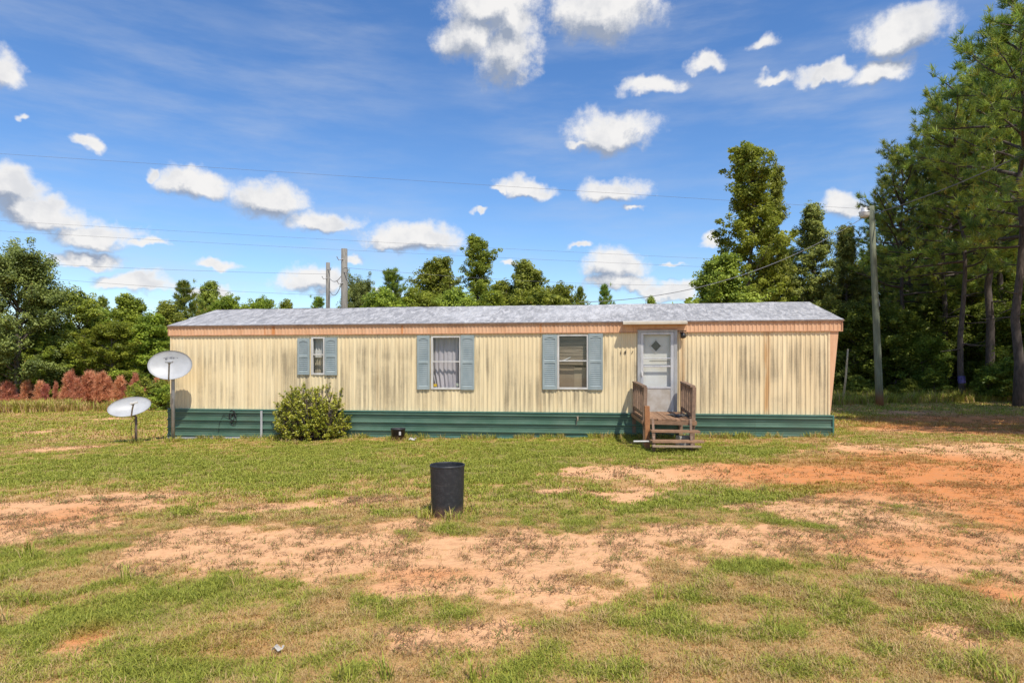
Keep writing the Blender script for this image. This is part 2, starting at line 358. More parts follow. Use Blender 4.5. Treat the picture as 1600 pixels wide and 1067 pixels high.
def scatter(name, label, pts, rotz, scl, tint, idx, sources):
    coll = bpy.data.collections.new(name + '_sources')
    for o in sources: coll.objects.link(o)
    m = bpy.data.meshes.new(name); m.vertices.add(len(pts)); m.vertices.foreach_set('co', np.asarray(pts, np.float32).ravel())
    for nm, ty, val in (('rotz','FLOAT',rotz), ('scl','FLOAT',scl), ('tint','FLOAT',tint), ('pick','INT',idx), ('clay','FLOAT',redmap(np.asarray(pts)[:, 0], np.asarray(pts)[:, 1]))):
        a = m.attributes.new(nm, ty, 'POINT'); a.data.foreach_set('value', np.asarray(val, np.int32 if ty == 'INT' else np.float32))
    m.update(); o = link(name, m, None); o.data.materials.append(sources[0].data.materials[0])
    g = bpy.data.node_groups.new(name, 'GeometryNodeTree')
    g.interface.new_socket('Geometry', in_out='INPUT', socket_type='NodeSocketGeometry'); g.interface.new_socket('Geometry', in_out='OUTPUT', socket_type='NodeSocketGeometry')
    N = g.nodes.new; gi = N('NodeGroupInput'); go = N('NodeGroupOutput'); ip = N('GeometryNodeInstanceOnPoints'); ci = N('GeometryNodeCollectionInfo')
    ci.inputs['Collection'].default_value = coll; ci.inputs['Separate Children'].default_value = True; ci.inputs['Reset Children'].default_value = True
    def na(nm, ty):
        n = N('GeometryNodeInputNamedAttribute'); n.data_type = ty; n.inputs['Name'].default_value = nm; return n.outputs['Attribute']
    mv = N('GeometryNodeMeshToPoints')
    L = g.links.new
    L(gi.outputs[0], mv.inputs[0]); L(mv.outputs[0], ip.inputs['Points']); L(ci.outputs[0], ip.inputs['Instance']); ip.inputs['Pick Instance'].default_value = True
    L(na('pick', 'INT'), ip.inputs['Instance Index']); cx = N('ShaderNodeCombineXYZ'); L(na('rotz', 'FLOAT'), cx.inputs[2]); L(cx.outputs[0], ip.inputs['Rotation']); L(na('scl', 'FLOAT'), ip.inputs['Scale'])
    L(ip.outputs[0], go.inputs[0])
    md = o.modifiers.new('scatter', 'NODES'); md.node_group = g
    return tag(o, label, kind='stuff')
HOLES = []           # (x, y, r) kept free of grass
TH = math.atan2(2.3, 16.0); TU = (math.cos(TH), -math.sin(TH)); TN = (math.sin(TH), math.cos(TH)); TO = (-8.86, 17.2); TL = 16.17
def in_home(x, y):
    dx, dy = x-TO[0], y-TO[1]; a = dx*TU[0]+dy*TU[1]; b = dx*TN[0]+dy*TN[1]
    return (a > -.1) & (a < TL+.15) & (b > -.02) & (b < 4.2)
def lawn_points(n, y0, y1, seed, half=1.0, power=1.0):
    r = np.random.RandomState(seed); u = r.rand(n); yy = (y0**(2/power)+u*(y1**(2/power)-y0**(2/power)))**(power/2); xx = (r.rand(n)*2-1)*(half*yy+1.6)
    return xx, yy, r
def lawn(name, label, n, y0, y1, seed, sources, s0, s1, power=1.0):
    xx, yy, r = lawn_points(n, y0, y1, seed, power=power)
    b = dirtmap(xx, yy); cl = fbm(xx*4.6+9, yy*4.6, 4)
    keep = np.clip(1.02-b*1.05, .035, 1)*np.clip((cl-.34)*4.5, .4, 1) > r.rand(n)
    keep &= ~in_home(xx, yy)
    xx, yy = xx[keep], yy[keep]; n = len(xx); b = b[keep]
    z = gbase(xx, yy)+bumpz(xx, yy)
    ti = np.clip(lushmap(xx, yy)*1.0 - b*.45 + (fbm(xx*2.2+5, yy*2.2+8, 3)-.5)*1.2 + (fbm(xx*7+5, yy*7+8, 2)-.5)*1.5 + (cl[keep]-.5)*1.8 + r.randn(n)*.2 + .33 + .08*np.clip((yy-7)/4, 0, 1) - redmap(xx, yy)*.25, 0, 1)
    sc = (s0+(s1-s0)*r.rand(n))*(.65+.6*np.clip(cl[keep]*1.3, 0, 1))*(1-.35*b)
    return scatter(name, label, np.stack([xx, yy, z], 1), r.rand(n)*6.283, sc, ti, r.randint(0, len(sources), n), sources)
FINE = [blade_tuft('grass_tuft', i, 13, .05, .012, .036, .0042, 2.2, GM) for i in range(5)] + [blade_tuft('grass_tuft', 20+i, 8, .04, .02, .055, .0045, 1.7, GM) for i in range(1)] + [blade_tuft('grass_runner', 40+i, 8, .09, .012, .025, .004, 3.2, GM) for i in range(2)]
MIDG = [blade_tuft('grass_tuft', 60+i, 14, .09, .02, .05, .009, 1.3, GM) for i in range(5)]
FARG = [blade_tuft('grass_tuft', 80+i, 16, .2, .03, .065, .022, 1.2, GM) for i in range(5)]
lawn('grass', 'short patchy lawn grass between the clay patches', 170000, 2.9, 8.0, 1, FINE, .65, 1.1, 1.25)
lawn('grass', 'short lawn grass in front of the mobile home', 76000, 7.6, 18.0, 2, MIDG, .8, 1.2, 1.2)
lawn('grass', 'mown lawn grass beyond the mobile home', 54000, 16.5, 44.0, 3, FARG, .8, 1.2, 1.2)
def sprigs(n, y0, y1, seed, src, s0, s1):
    xx, yy, r = lawn_points(n, y0, y1, seed, power=1.25); b = dirtmap(xx, yy); k = (b > .3) & (fbm(xx*2.9+40, yy*2.9, 4)+r.rand(len(xx))*.6 > .92) & ~in_home(xx, yy); xx, yy = xx[k], yy[k]; n = len(xx)
    scatter('dry_sprigs', 'dry runner sprigs and dead grass bits on the bare clay', np.stack([xx, yy, gbase(xx, yy)+bumpz(xx, yy)], 1), r.rand(n)*6.283, s0+(s1-s0)*r.rand(n), np.clip(.35+.35*r.randn(n), 0, 1), r.randint(0, len(src), n), src)
SPR = [blade_tuft('dry_sprig', 300+i, 9, .05, .006, .03, .005, 3.5, GD) for i in range(5)]; SPR2 = [blade_tuft('dry_sprig', 320+i, 10, .10, .01, .04, .011, 3.0, GD) for i in range(4)]
sprigs(46000, 3.0, 9.0, 31, SPR, .6, 1.5); sprigs(42000, 8.5, 24.0, 32, SPR2, .6, 1.6)
xx, yy, r = lawn_points(420, 3.0, 11.0, 9); k = (dirtmap(xx, yy) < .35) & (fbm(xx*.9, yy*.9, 3) > .5); xx, yy = xx[k], yy[k]
WEED = [blade_tuft('weed_clump', 100+i, 26, .05, .06, .15, .007, 1.0, GM) for i in range(4)]
scatter('weeds', 'taller weed clumps dotted over the lawn', np.stack([xx, yy, gbase(xx, yy)+bumpz(xx, yy)], 1), r.rand(len(xx))*6, .6+.6*r.rand(len(xx)), .55+.4*r.rand(len(xx)), r.randint(0, 4, len(xx)), WEED)

r = np.random.RandomState(41); n = 900; a_ = -.1+(TL+.2)*r.rand(n); o_ = .04+.22*r.rand(n)**1.6; ex = TO[0]+TU[0]*a_-TN[0]*o_; ey = TO[1]+TU[1]*a_-TN[1]*o_
k = (fbm(a_*1.7, a_*0+2, 3) > .42); ex, ey = ex[k], ey[k]
for q_, rr_, m_ in ((gp(699, 806), .24, 34), (gp(622, 688), .22, 30), (gp(270.5, 690), .12, 24), (gp(212.5, 692), .10, 24), (gp(1375, 636), .22, 40), (gp(489, 690), .9, 60)):
    an = r.rand(m_)*6.283; rd = rr_*(1+.35*r.rand(m_)); ex = np.append(ex, q_[0]+rd*np.cos(an)); ey = np.append(ey, q_[1]+rd*np.sin(an)+(.6 if rr_ > .5 else 0))
k = ~in_home(ex, ey); ex, ey = ex[k], ey[k]; n = len(ex)
EDGE = [blade_tuft('edge_tuft', 140+i, 16, .05, .05, .17, .009, 1.0, GM) for i in range(4)]
scatter('edge_grass', 'longer unmown grass against the skirting and round posts', np.stack([ex, ey, gbase(ex, ey)+bumpz(ex, ey)], 1), r.rand(n)*6, .5+.7*r.rand(n), .35+.6*r.rand(n), r.randint(0, 4, n), EDGE)

# ------------------------------------------------------------------ the mobile home
HOME = thing('mobile_home', 'long cream ribbed mobile home with green skirting and grey roof', 'mobile home', (TO[0], TO[1], 0), -TH)
def fac(px, py, off=0.0):                                   # photo pixel on the front wall -> local x, z
    k = (px-CX)/F; ox, oy = TO[0]-TN[0]*off, TO[1]-TN[1]*off
    s = (k*oy-ox)/(TU[0]-k*TU[1]); d = oy+TU[1]*s
    return s, zat(py, d)
def fx(px): return fac(px, 571)[0]
ZS, ZF, ZE, ZR = .59, 2.478, 2.725, 3.315                    # siding foot, fascia foot, eave, ridge
# materials
t = NT('cream_ribbed_metal'); v = t.coords((1,1,1))
col = t.mix(t.ramp(t.noise(t.coords((3,1,.25)), 1.3, 5), .35, .7), rgb(.81,.665,.41), rgb(.75,.595,.35))
st = t.noise(t.coords((10.5,1,.42)), 1.0, 7, .62); st2 = t.noise(t.coords((3.2,1,.25), loc=(4,0,2)), 1.0, 4); big = t.noise(t.coords((.55,1,.8), loc=(1.3,0,.4)), 1.0, 5, .6)
sx = t.n('ShaderNodeSeparateXYZ'); tcn = t.n('ShaderNodeTexCoord'); t.t.links.new(tcn.outputs['Object'], sx.inputs[0]); LX, LY, LZ = sx.outputs
hgt = t.math('MULTIPLY', t.ramp(LZ, ZF-.02, ZF-.55), t.ramp(LZ, ZS-.25, ZS+.45, .35, 1))
mil = t.math('MULTIPLY', t.math('MULTIPLY', t.ramp(st, .40, .62), t.ramp(big, .34, .62, .18, 1)), hgt)
mil = t.math('ADD', mil, t.math('MULTIPLY', t.math('MULTIPLY', t.ramp(st2, .52, .72), hgt), .55), clamp=True)
col = t.mix(t.math('MULTIPLY', mil, .74), col, rgb(.27,.215,.135))
fine = t.noise(v, 40, 4); col = t.mix(t.math('MULTIPLY', t.math('MULTIPLY', t.ramp(fine, .45, .75), mil), .5), col, rgb(.2,.16,.1))
def near_x(x0, w): return t.ramp(t.math('ABSOLUTE', t.math('SUBTRACT', LX, x0)), w, w*.25)
rx = t.noise(t.coords((5,1,.7)), 2, 4)
for px_, w_, a_ in ((1198,.09,.75),(1066,.10,.5),(1003,.05,.3),(845,.05,.35),(590,.05,.2)):
    col = t.mix(t.math('MULTIPLY', t.math('MULTIPLY', near_x(fx(px_), w_), t.ramp(rx, .25, .6)), a_), col, rgb(.48,.235,.07))
drip = t.math('MULTIPLY', t.ramp(t.noise(t.coords((14,1,1)), 1, 3), .5, .7), t.ramp(LZ, ZS+.10, ZS)); col = t.mix(t.math('MULTIPLY', drip, .5), col, rgb(.34,.3,.2))
M_SIDE = t.done(t.princ(col, .42, 0, t.bump(t.noise(v, 12, 3), .05, .01), .4))
t = NT('peach_ribbed_metal'); n = t.noise(t.coords((6,1,.8)), 1.2, 6); n2 = t.noise(t.coords((1.1,1,2)), 1.0, 5)
col = t.mix(t.ramp(n, .35, .7), rgb(.70,.42,.245), rgb(.60,.335,.18)); col = t.mix(t.ramp(n2, .56, .75, 0, .5), col, rgb(.5,.27,.14))
sx = t.n('ShaderNodeSeparateXYZ'); tcn = t.n('ShaderNodeTexCoord'); t.t.links.new(tcn.outputs['Object'], sx.inputs[0]); LX, LY, LZ = sx.outputs
for px_, w_ in ((428,.07),(629,.035),(845,.03),(415,.03)):
    col = t.mix(t.math('MULTIPLY', near_x(fx(px_), w_), .75), col, rgb(.55,.19,.035))
M_PEACH = t.done(t.princ(col, .5, 0, None, .4))
M_PEACHT = surf('peach_trim', (.50,.27,.15), (.36,.18,.10), 5, (1,1,1), .55, rnd=.05)
M_DRIP = surf('dark_drip_edge', (.16,.11,.085), (.25,.17,.12), 9, (1,1,1), .6)
t = NT('weathered_roof_coating'); a = t.noise(t.coords((4.2,1.5,1.5), rot=(0,0,R(28))), 1.7, 8, .65, 1.0); b = t.noise(t.coords((11,3.6,3), rot=(0,0,R(-24))), 1.6, 6, .6)
big = t.noise(t.coords((1,1,1)), .45, 3)
col = t.mix(t.ramp(a, .36, .66), rgb(.26,.255,.255), rgb(.50,.485,.475)); col = t.mix(t.ramp(b, .54, .66, 0, .75), col, rgb(.22,.215,.22)); col = t.mix(t.ramp(big, .5, .75, 0, .35), col, rgb(.7,.69,.68))
M_ROOF = t.done(t.princ(col, .7, 0, t.bump(t.math('ADD', a, t.math('MULTIPLY', b, .6)), .8, .05), .3))
M_GREEN = surf('green_ribbed_metal', (.065,.135,.092), (.105,.18,.13), 1.6, (1,1,3), .38, 0, .04, .5, dirt=(.09,.12,.085), rnd=.06)
M_GREENT = surf('green_trim', (.06,.17,.13), (.10,.21,.17), 4, (1,1,1), .4, rnd=.05)
M_ALU = surf('weathered_aluminium', (.58,.57,.56), (.44,.44,.45), 12, (1,1,.3), .42, .35, .05)
M_WHITE = surf('chalky_white_metal', (.62,.60,.56), (.50,.47,.43), 7, (1,1,.4), .5, 0, .05)
M_BLUE = surf('dusty_blue_shutter', (.25,.30,.30), (.315,.36,.355), 5, (1,1,.5), .55, 0, .06, rnd=.05)
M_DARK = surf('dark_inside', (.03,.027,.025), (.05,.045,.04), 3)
M_BLACK = surf('black_metal', (.02,.02,.02), (.035,.035,.035), 20, (1,1,1), .45)
def glassmat(name, tint, refl=1.0):
    t = NT(name); tr = t.n('ShaderNodeBsdfTransparent'); tr.inputs[0].default_value = rgb(*tint); gl = t.n('ShaderNodeBsdfGlossy'); gl.inputs['Roughness'].default_value = .03
    fr = t.n('ShaderNodeLayerWeight'); fr.inputs[0].default_value = .5; mx = t.n('ShaderNodeMixShader'); t.set(mx.inputs[0], t.math('MULTIPLY_ADD', t.math('POWER', fr.outputs['Facing'], 4.0), refl*.8, .05, clamp=True))
    t.t.links.new(tr.outputs[0], mx.inputs[1]); t.t.links.new(gl.outputs[0], mx.inputs[2]); return t.done(mx.outputs[0])
M_GLASS = glassmat('window_glass', (.9,.92,.92), 1.2)

# openings (local x0, x1, z0, z1)
def rect(px0, py0, px1, py1):
    a = fac(px0, py0); b = fac(px1, py1); return (a[0], b[0], fac(px0, py1)[1]*.5+b[1]*.5, a[1]*.5+fac(px1, py0)[1]*.5)
WINS = [rect(487.5,527,507.5,584.5), rect(674.5,525.5,720,607), rect(871.5,523,919,607)]
WINS = [(a, b, c, min(d, ZF-.012)) for a, b, c, d in WINS]
DOOR = rect(998,518,1056,640.5); DOOR = (DOOR[0], DOOR[1], ZS+.02, ZF+.03)
OPEN = WINS + [DOOR]
PIT = .1
def ribprof(x, pit, dep):                                   # raised rib profile of the sheet
    u = (x/pit) % 1.0
    if u < .48: return 0.0
    if u < .58: return -dep*(u-.48)/.1
    if u < .86: return -dep
    return -dep*(1-(u-.86)/.14)
def ribbed(x0, x1, z0, z1, pit, dep, opens=(), y=0.0):
    mb = MB(); bx = {x0, x1}
    k = math.floor(x0/pit)-1
    while k*pit < x1+pit:
        for u in (0, .48, .58, .86): bx.add(k*pit+u*pit)
        k += 1
    for o in opens: bx.add(o[0]); bx.add(o[1])
    bx = [q for q in sorted(bx) if x0-1e-6 <= q <= x1+1e-6]; bb = [bx[0]]
    for q in bx[1:]:
        if q-bb[-1] > 1e-4: bb.append(q)
    for a, b in zip(bb, bb[1:]):
        m = (a+b)/2; zs = [(z0, z1)]
        for o in opens:
            if o[0] < m < o[1]:
                nz = []
                for p, q in zs:
                    if o[2] > p: nz.append((p, min(q, o[2])))
                    if o[3] < q: nz.append((max(p, o[3]), q))
                zs = nz
        ya, yb = y+ribprof(a, pit, dep), y+ribprof(b, pit, dep)
        for p, q in zs:
            if q-p > .003: mb.quad((a, ya, p), (b, yb, p), (b, yb, q), (a, ya, q))
    return mb
seams = [fx(p) for p in (267.3, 345, 430, 512, 590, 660, 735, 790, 845, 930, 1000, 1066, 1130, 1198, 1250, 1297)]
for a, b in zip(seams, seams[1:]):
    obj('siding_panel', ribbed(a+.002, b-.002, ZS, ZF+.02, PIT, .013, OPEN), M_SIDE, HOME)
# body behind the sheets: backing, end walls, rear wall
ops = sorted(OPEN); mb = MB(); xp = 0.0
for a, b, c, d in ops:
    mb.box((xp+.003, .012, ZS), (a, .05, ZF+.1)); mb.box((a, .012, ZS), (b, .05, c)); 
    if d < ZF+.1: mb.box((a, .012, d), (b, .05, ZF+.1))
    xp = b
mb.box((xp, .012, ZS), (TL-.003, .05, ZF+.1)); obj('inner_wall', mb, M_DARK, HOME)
mb = MB(); mb.box((.0, 4.0, ZS), (TL, 4.05, ZE)); obj('rear_wall', mb, M_SIDE, HOME)
mb = MB(); mb.box((0.0, .052, ZS), (.03, 3.998, ZE-.01)); obj('end_wall', mb, M_SIDE, HOME)
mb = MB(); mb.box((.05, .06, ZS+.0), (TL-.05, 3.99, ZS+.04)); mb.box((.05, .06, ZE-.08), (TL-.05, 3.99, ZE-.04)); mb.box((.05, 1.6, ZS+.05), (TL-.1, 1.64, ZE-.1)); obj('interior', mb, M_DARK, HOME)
# slanted right end, flaring outward toward the top, with peach corner panel
XT = fac(1311.5, 524)[0]
mb = MB(); mb.hexa([(TL, 0, ZS),(TL+.012, 0, ZS),(TL+.012, 4.05, ZS),(TL, 4.05, ZS),(TL, 0, ZF),(XT-.03, 0, ZF),(XT-.03, 4.05, ZF),(TL, 4.05, ZF)])
obj('end_wall', mb, M_PEACH, HOME)
mb = MB(); mb.hexa([(TL+.006, -.016, ZS+.1),(TL+.02, -.016, ZS+.1),(TL+.02, -.001, ZS+.1),(TL+.006, -.001, ZS+.1),(TL+.006, -.016, ZF),(XT-.02, -.016, ZF),(XT-.02, -.001, ZF),(TL+.006, -.001, ZF)])
obj('corner_panel', mb, M_PEACH, HOME)
M_TRIM = surf('cream_trim', (.78,.62,.38), (.7,.54,.32), 5)
for a, b in ((TL-.035, TL+.004), (-.004, .035)):
    mb = MB(); mb.box((a, -.02, ZS), (b, -.002, ZF)); obj('corner_trim', mb, M_TRIM, HOME)
# fascia, one sheet per panel, interrupted at the door canopy
FE = XT+.05
fs = [-.03] + [fx(p) for p in (420, 560, 632, 735, 845, 973)] + [fx(997)]
fs2 = [fx(1072), fx(1150), fx(1240), FE]
for q in (fs, fs2):
    for a, b in zip(q, q[1:]): obj('fascia_panel', ribbed(a+.001, b-.001, ZF+.006, ZE-.02, .092, .011, (), -.03), M_PEACH, HOME)
mb = MB(); mb.box((fx(997), -.035, DOOR[3]+.002), (fx(1072), -.018, ZE-.02)); obj('fascia_panel', mb, M_PEACH, HOME)
mb = MB(); mb.box((-.04, -.052, ZF-.014), (fx(997), -.003, ZF+.006)); mb.box((fx(1058), -.052, ZF-.014), (FE+.01, -.003, ZF+.006)); mb.box((FE-.012, -.05, ZF+.008), (FE+.012, 4.05, ZE-.02)); mb.box((-.05, -.05, ZF+.008), (-.032, 4.05, ZE-.02))
obj('fascia_trim', mb, M_PEACHT, HOME)
mb = MB(); mb.box((-.06, -.075, ZE-.03), (fx(973), -.02, ZE+.0)); mb.box((fx(973), -.06, ZE-.012), (fx(1072), -.02, ZE+.0)); mb.box((fx(1072), -.075, ZE-.03), (FE+.03, -.02, ZE+.0)); obj('drip_edge', mb, M_DRIP, HOME)
# roof: two slopes of slightly sagging coated metal
ROOF = bpy.data.objects.new('roof', None); COL.objects.link(ROOF); ROOF.parent = HOME
rr = random.Random(3)
nxr, nyr = 200, 26
vs = []; fcs = []
for side in (0, 1):
    n0 = len(vs)
    for j in range(nyr+1):
        f = j/nyr
        for i in range(nxr+1):
            g = i/nxr
            xl = -.06*(1-f) - .02*f; xr = (FE+.03)*(1-f)+(TL+.14)*f
            x_ = xl+(xr-xl)*g; yy_ = -.075+f*2.1 if side == 0 else 4.125-f*2.1
            sag = (float(vnoise(x_*1.1+3, f*1.5+side*9))-.5)*.035*(f**.5) + (float(vnoise(x_*3.2, f*6+side*5))-.5)*.018*min(1, f*6)*(1 if f < 1 else .6)
            vs.append((x_, yy_, ZE+.004+(ZR-ZE)*f+(sag if f > 0 else 0)))
    for j in range(nyr):
        for i in range(nxr):
            a = n0+j*(nxr+1)+i; fcs.append((a, a+1, a+nxr+2, a+nxr+1) if side == 0 else (a, a+nxr+1, a+nxr+2, a+1))
mb = MB(); mb.v = vs[:len(vs)//2]; mb.f = [f for f in fcs if max(f) < len(vs)//2]; obj('roof_slope', mb, M_ROOF, ROOF, smooth=True)
h = len(vs)//2; mb = MB(); mb.v = vs[h:]; mb.f = [tuple(q-h for q in f) for f in fcs if min(f) >= h]; obj('roof_slope', mb, M_ROOF, ROOF, smooth=True)
for x_ in (-.03, FE-.0):
    mb = MB(); mb.quad((x_, -.03, ZE-.01), (x_, 4.08, ZE-.01), (x_+(.02 if x_ < 1 else -.13), 2.025, ZR-.03)); obj('gable', mb, M_PEACH, ROOF)
mb = MB(); mb.box((1.2, 2.5, ZR-.2), (1.28, 2.58, ZR+.0)); obj('vent_pipe', mb, M_ALU, ROOF)
# green skirting: level horizontal ribs, foot follows the slope of the ground
def skirt(x0, x1, y=-.03, z1=ZS-.012, zb=-.45):
    mb = MB(); prof = []; z = z1
    while z > zb:
        prof += [(0, z), (0, z-.045), (-.034, z-.057), (-.034, z-.083), (0, z-.095), (0, z-.146), (-.014, z-.151), (0, z-.157)]; z -= .2
    for (ya, za), (yb, zb_) in zip(prof, prof[1:]): mb.quad((x0, y+ya, za), (x0, y+yb, zb_), (x1, y+yb, zb_), (x1, y+ya, za))
    return mb
sk = [fx(264)] + [fx(p) for p in (411, 520, 633, 770, 905)] + [fx(997)] + [fx(1066)] + [fx(p) for p in (1180, 1301)]
for k, (a, b) in enumerate(zip(sk, sk[1:])):
    obj('skirt_panel', skirt(a+.001, b-.001, -.03 if k != 0 else -.045), M_GREEN, HOME)
gl = lambda x_: gz(TO[0]+TU[0]*x_, TO[1]+TU[1]*x_)
mb = MB(); mb.box((sk[0]-.01, -.065, ZS-.03), (DOOR[0]-.0, -.002, ZS-.002)); mb.box((DOOR[1], -.065, ZS-.03), (sk[-1]+.012, -.002, ZS-.002))
mb.hexa([(sk[-1]-.02,-.066,-.3),(sk[-1]+.014,-.066,-.3),(sk[-1]+.014,.02,-.3),(sk[-1]-.02,.02,-.3),(sk[-1]-.02,-.066,ZS-.031),(sk[-1]+.014,-.066,ZS-.031),(sk[-1]+.014,.02,ZS-.031),(sk[-1]-.02,.02,ZS-.031)])
a, b = sk[1], sk[-1]-.021
mb.hexa([(a,-.062,gl(a)-.02),(b,-.062,gl(b)-.02),(b,-.03,gl(b)-.02),(a,-.03,gl(a)-.02),(a,-.062,gl(a)+.055),(b,-.062,gl(b)+.04),(b,-.03,gl(b)+.04),(a,-.03,gl(a)+.055)])
obj('skirt_trim', mb, M_GREENT, HOME)
mb = MB(); mb.box((sk[1]-.025, -.09, gl(sk[1])-.02), (sk[1]+.025, -.066, ZS-.035)); a, b = sk[0], sk[1]-.03
mb.hexa([(a,-.08,gl(a)),(b,-.08,gl(b)),(b,-.046,gl(b)),(a,-.046,gl(a)),(a,-.08,gl(a)+.06),(b,-.08,gl(b)+.06),(b,-.046,gl(b)+.06),(a,-.046,gl(a)+.06)])
obj('skirt_strap', mb, M_ALU, HOME)
mb = MB(); mb.quad((sk[0], -.045, -.5), (sk[0], -.045, ZS-.031), (sk[0], 4.1, ZS-.031), (sk[0], 4.1, -.5)); mb.quad((sk[-1], 4.1, -.5), (sk[-1], 4.1, ZS-.031), (sk[-1], .02, ZS-.031), (sk[-1], .02, -.5)); mb.quad((sk[0], 4.1, -.5), (sk[0], 4.1, ZS-.03), (sk[-1], 4.1, ZS-.03), (sk[-1], 4.1, -.5))
obj('skirt_panel', mb, M_GREEN, HOME)

# windows
def drape(x0, x1, z0, z1, y, folds, amp, seed, mat, parent, name='curtain', shape=None):
    r = random.Random(seed); n = folds*8; mb = MB(); ph = [r.uniform(-.5, .5) for _ in range(folds+2)]
    rows = 14; idx = []
    for j in range(rows+1):
        f = j/rows
        for i in range(n+1):
            g = i/n; u = g*folds; k = int(u); w = math.sin(2*math.pi*(u+ph[k]*.3*(1-abs(2*(u-k)-1))))*.7+.3*math.sin(5.1*u+seed)
            xa, xb = (x0, x1) if shape is None else shape(f, x0, x1)
            mb.v.append((xa+(xb-xa)*g, y+amp*w*(.55+.45*f)+.02*math.sin(3*f+seed), z1+(z0-z1)*f))
    for j in range(rows):
        for i in range(n):
            a = j*(n+1)+i; mb.f.append((a, a+1, a+n+2, a+n+1))
    return obj(name, mb, mat, parent, smooth=True)
def cloth(name, c, c2, tr=.25):
    t = NT(name); n = t.noise(t.coords((9,9,1)), 2, 5); col = t.mix(t.ramp(n, .35, .7), rgb(*c), rgb(*c2)); p = t.princ(col, .85, 0, None, .1); q = t.n('ShaderNodeBsdfTranslucent'); t.set(q.inputs[0], col)
    mx = t.n('ShaderNodeMixShader'); mx.inputs[0].default_value = tr; t.t.links.new(p, mx.inputs[1]); t.t.links.new(q.outputs[0], mx.inputs[2]); return t.done(mx.outputs[0])
M_CURT = cloth('pale_lilac_curtain', (.66,.60,.62), (.5,.46,.5)); M_CURW = cloth('white_lace_curtain', (.78,.75,.72), (.65,.62,.58)); M_CURB = cloth('beige_curtain', (.6,.5,.36), (.5,.41,.29))
M_BLIND = surf('tan_blind', (.40,.31,.21), (.31,.235,.155), 3, (1,1,6), .6, 0, .05, rnd=.1)
def window(k, rc):
    x0, x1, z0, z1 = rc
    w = bpy.data.objects.new('window', None); COL.objects.link(w); w.parent = HOME
    mb = MB(); f = .034
    mb.box((x0-.012, -.03, z0-.02), (x0+f, .045, z1)); mb.box((x1-f, -.03, z0-.02), (x1+.012, .045, z1)); mb.box((x0+f, -.03, z1-f), (x1-f, .045, z1)); mb.box((x0+f, -.034, z0-.02), (x1-f, .045, z0+f*.8))
    obj('frame', mb, M_WHITE, w, bevel=.004)
    zm = z0+(z1-z0)*(.515 if k else .53)
    mb = MB(); mb.box((x0+f, -.02, zm-.014), (x1-f, .02, zm+.014)); obj('sash_bar', mb, M_WHITE, w, bevel=.003)
    for za, zb, yo in ((z0+f*.8, zm-.014, .012), (zm+.014, z1-f, .0)):
        mb = MB(); mb.quad((x0+f, yo, za), (x1-f, yo, za), (x1-f, yo, zb), (x0+f, yo, zb)); obj('pane', mb, M_GLASS, w)
    if k == 0:
        drape(x0+.02, x1-.05, zm-.07, z1, .13, 4, .022, 2, M_CURW, w, 'valance'); drape(x0+.01, x1-.085, z0-.03, zm, .165, 4, .014, 5, M_CURB, w)
    elif k == 1:
        drape(x0-.02, x1+.03, z0-.05, z1, .15, 7, .032, 8, M_CURT, w, shape=lambda f, a, b: (a+.10*max(0, f-.62)/.38, b-.02*f))
        st_ = MB(); st_.box((x0+.045, .016, z0+.05), (x0+.125, .018, z0+.115)); obj('sticker', st_, surf('yellow_sticker', (.75,.5,.03), (.6,.35,.03), 20), w)
        st_ = MB(); st_.box((x1-.125, .016, z0+.06), (x1-.05, .018, z0+.13)); obj('sticker', st_, surf('pale_sticker', (.5,.52,.42), (.4,.42,.36), 20), w)
    else:
        r = random.Random(4); z = z1-.07; i = 0
        sm = MB(); sm.box((x0+.05, .12, -.002), (x1-.075, .121, .002))
        while z > zm-.09:
            mb = MB(); dz = .012*math.sin(i*.9)+r.uniform(-.006, .006); a = x0+.035; b = x1-.055
            tilt = .045 if i not in (9, 10) else .10
            mb.quad((a, .10, z+dz), (b, .10, z+r.uniform(-.008, .008)), (b, .122, z+.02), (a, .122, z+.02+dz)); obj('blind_slat', mb, M_BLIND, w)
            z -= .0235; i += 1
        mb = MB(); mb.quad((x0+.02, .15, z0-.02), (x0+.56*(x1-x0), .15, z0-.02), (x0+.56*(x1-x0), .155, zm-.13), (x0+.02, .15, zm-.11)); obj('cardboard', mb, surf('brown_cardboard', (.30,.22,.14), (.24,.175,.11), 3), w)
        mb = MB(); mb.quad((x0+.53*(x1-x0), .143, z0-.02), (x1-.05, .143, z0-.02), (x1-.05, .143, zm-.16), (x0+.53*(x1-x0), .145, zm-.15)); obj('cardboard', mb, surf('tan_cardboard', (.36,.28,.18), (.30,.23,.145), 3), w)
        mb = MB(); mb.bar((x0+.10, .09, zm+.0), (x0+.30, .09, zm+.085), .004, .022); obj('blind_slat', mb, M_WHITE, w)
    return w
for k, rc in enumerate(WINS): window(k, rc)
